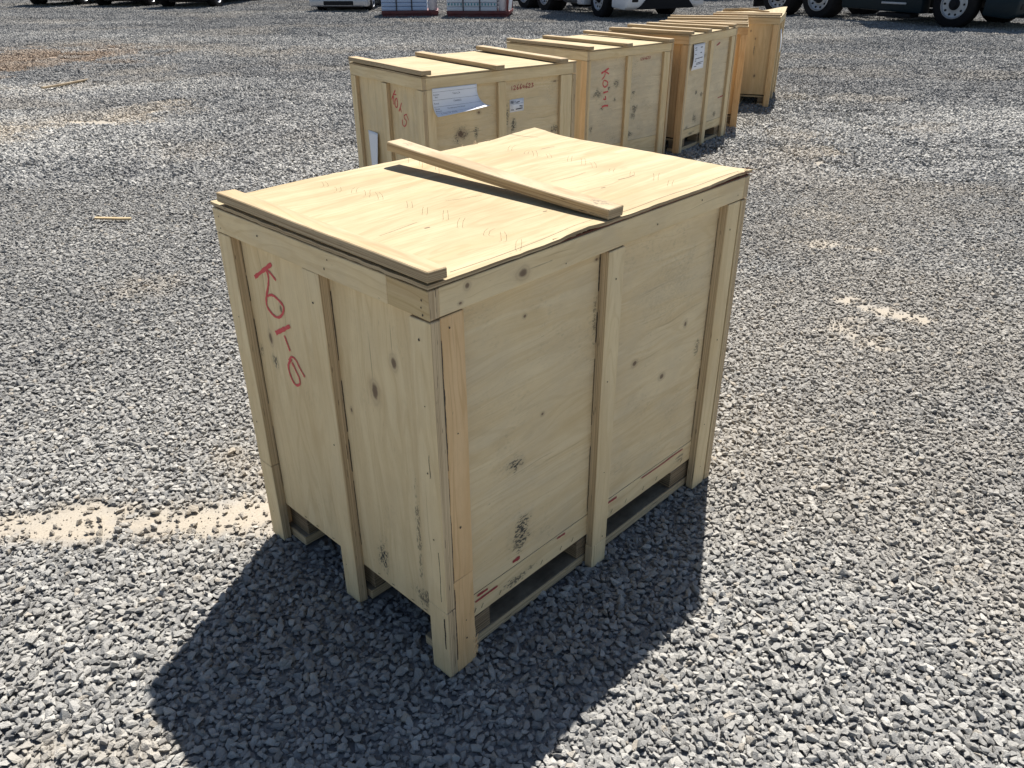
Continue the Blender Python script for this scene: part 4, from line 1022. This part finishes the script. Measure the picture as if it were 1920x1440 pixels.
# headings are measured from straight-at-the-camera (-y) towards +x
def yaw_of(deg): a = math.radians(deg); return math.atan2(-math.cos(a), math.sin(a))
def axle_from_wheel(px, py, deg, off=1.03):
    a = math.radians(deg); return (px + off * math.cos(a), py + off * math.sin(a))
make_tractor('tractor_truck', 'dark teal road tractor with polished rims, cropped by the top right edge', axle_from_wheel(10.08, 19.75, 35), yaw_of(35), P_DARK, 3.55, 0.0, tanks=False)
make_tractor('tractor_truck', 'white road tractor with dark lower bumper, behind the row of crates', axle_from_wheel(2.46, 23.3, 27), yaw_of(27), P_WHITE, 2.9, -0.12)
make_tractor('tractor_truck', 'black truck far off between the white and the dark teal tractors', (9.2, 33.2), yaw_of(75), P_BLACK, 3.2, 0.0, tanks=False)
make_car('pickup_truck', 'leftmost of the three dark pickups parked at top left', 'pickup', (-15.5, 30.35), yaw_of(-8), P_BLACK, True, 0.40, 'pickups parked at the far left')
make_car('pickup_truck', 'grey pickup parked in the middle of the three at top left', 'pickup', (-12.95, 29.7), yaw_of(-6), P_GREY, True, 0.39, 'pickups parked at the far left')
make_car('pickup_truck', 'black pickup nearest the silver car, rightmost of the three at top left', 'pickup', (-10.45, 28.85), yaw_of(-6), P_BLACK, True, 0.42, 'pickups parked at the far left')
make_car('silver_car', 'silver car parked facing the camera, left of the red pallet loads', 'car', (-5.0, 26.75), yaw_of(-3), P_SILVER, False, 0.33)

# two red steel skids with banded packs
RED_ST = plain('dark_red_steel', (0.13, 0.018, 0.022), 0.55, var=0.2, dirt=(0.2, 0.17, 0.15), dirt_amt=0.2)
PK_BLUE = plain('blue_film_pack', (0.36, 0.47, 0.66), 0.35, var=0.12, scale=45)
PK_WHITE = plain('white_pack', (0.52, 0.58, 0.66), 0.4, var=0.1, scale=45)
TEAL = plain('teal_cap', (0.02, 0.22, 0.26), 0.4, var=0.1)
STRAP = plain('dark_strap', (0.03, 0.035, 0.05), 0.5)
ROLL = plain('wrapped_roll', (0.60, 0.57, 0.60), 0.45, var=0.12, scale=12)
def make_skid(label, loc, yaw, wid, dep, pack, caps, posts):
    root = empty('pallet_load', (loc[0], loc[1], -0.01), yaw); tag(root, label, 'pallet load', 'red skids loaded with packs')
    slab('skid_deck', (0, 0, 0.10), (wid, dep, 0.19), root, RED_ST, 0.01)
    for y in (0.02, dep / 2 - 0.06, dep - 0.14): slab('skid_runner', (0.03, y, 0.0), (wid - 0.03, y + 0.12, 0.098), root, RED_ST, 0.008)
    cols = 3; pwid = (wid * 0.80) / cols; rows = 10; ph = 0.10
    for c in range(cols):
        for r in range(rows):
            for q in range(2):
                pk = slab('pack', (0.01 + c * pwid, 0.02 + q * dep * .49, 0.193 + r * ph), (0.004 + (c + 1) * pwid, 0.02 + q * dep * .49 + dep * .47, 0.188 + (r + 1) * ph), root, pack, 0.012)
                if caps and r in (1, 3, 5, 7, 9) and q == 0:
                    for e in range(5):
                        slab('cap_mark', (0.05 + c * pwid + e * pwid / 5.4, 0.014, 0.193 + r * ph + 0.03), (0.085 + c * pwid + e * pwid / 5.4, 0.022, 0.193 + r * ph + 0.085), pk, TEAL, 0.002)
    for c in range(1, cols):
        slab('strap', (c * pwid - 0.012, 0.006, 0.192), (c * pwid + 0.02, 0.0165, 0.19 + rows * ph), root, STRAP, 0.002)
    n = 2 if posts else 1
    for i in range(n):
        rl = lathe('wrapped_roll', [(0.02, 0), (0.115, 0), (0.12, 0.01), (0.12, 1.1), (0.115, 1.11), (0.02, 1.11)], root, ROLL, seg=20, axis='X')
        rl.rotation_euler = (0, -math.pi / 2, 0); rl.location = (wid * 0.82 + 0.125, 0.15 + 0.35 * i, 0.195)
    if posts:
        for (x, y) in ((wid - 0.04, 0.03), (wid - 0.04, dep - 0.05), (0.02, dep - 0.05)): slab('corner_stake', (x - 0.03, y - 0.03, 0.19), (x + 0.03, y + 0.03, 1.5), root, RED_ST, 0.006)
        def flap(s, t): return (wid - 0.02 + 0.10 * t + 0.09 * s, -0.05 + 0.1 * t, 0.22 + 0.9 * t)
        sheet(root, 'loose_film', flap, 3, 6)
    return root
make_skid('left red skid stacked with pale blue film-wrapped packs', (-3.50, 23.75), 0.08, 1.55, 1.1, PK_BLUE, False, False)
make_skid('right red skid of white packs with teal marks and corner stakes', (-1.72, 23.6), -0.10, 1.70, 1.2, PK_WHITE, True, True)
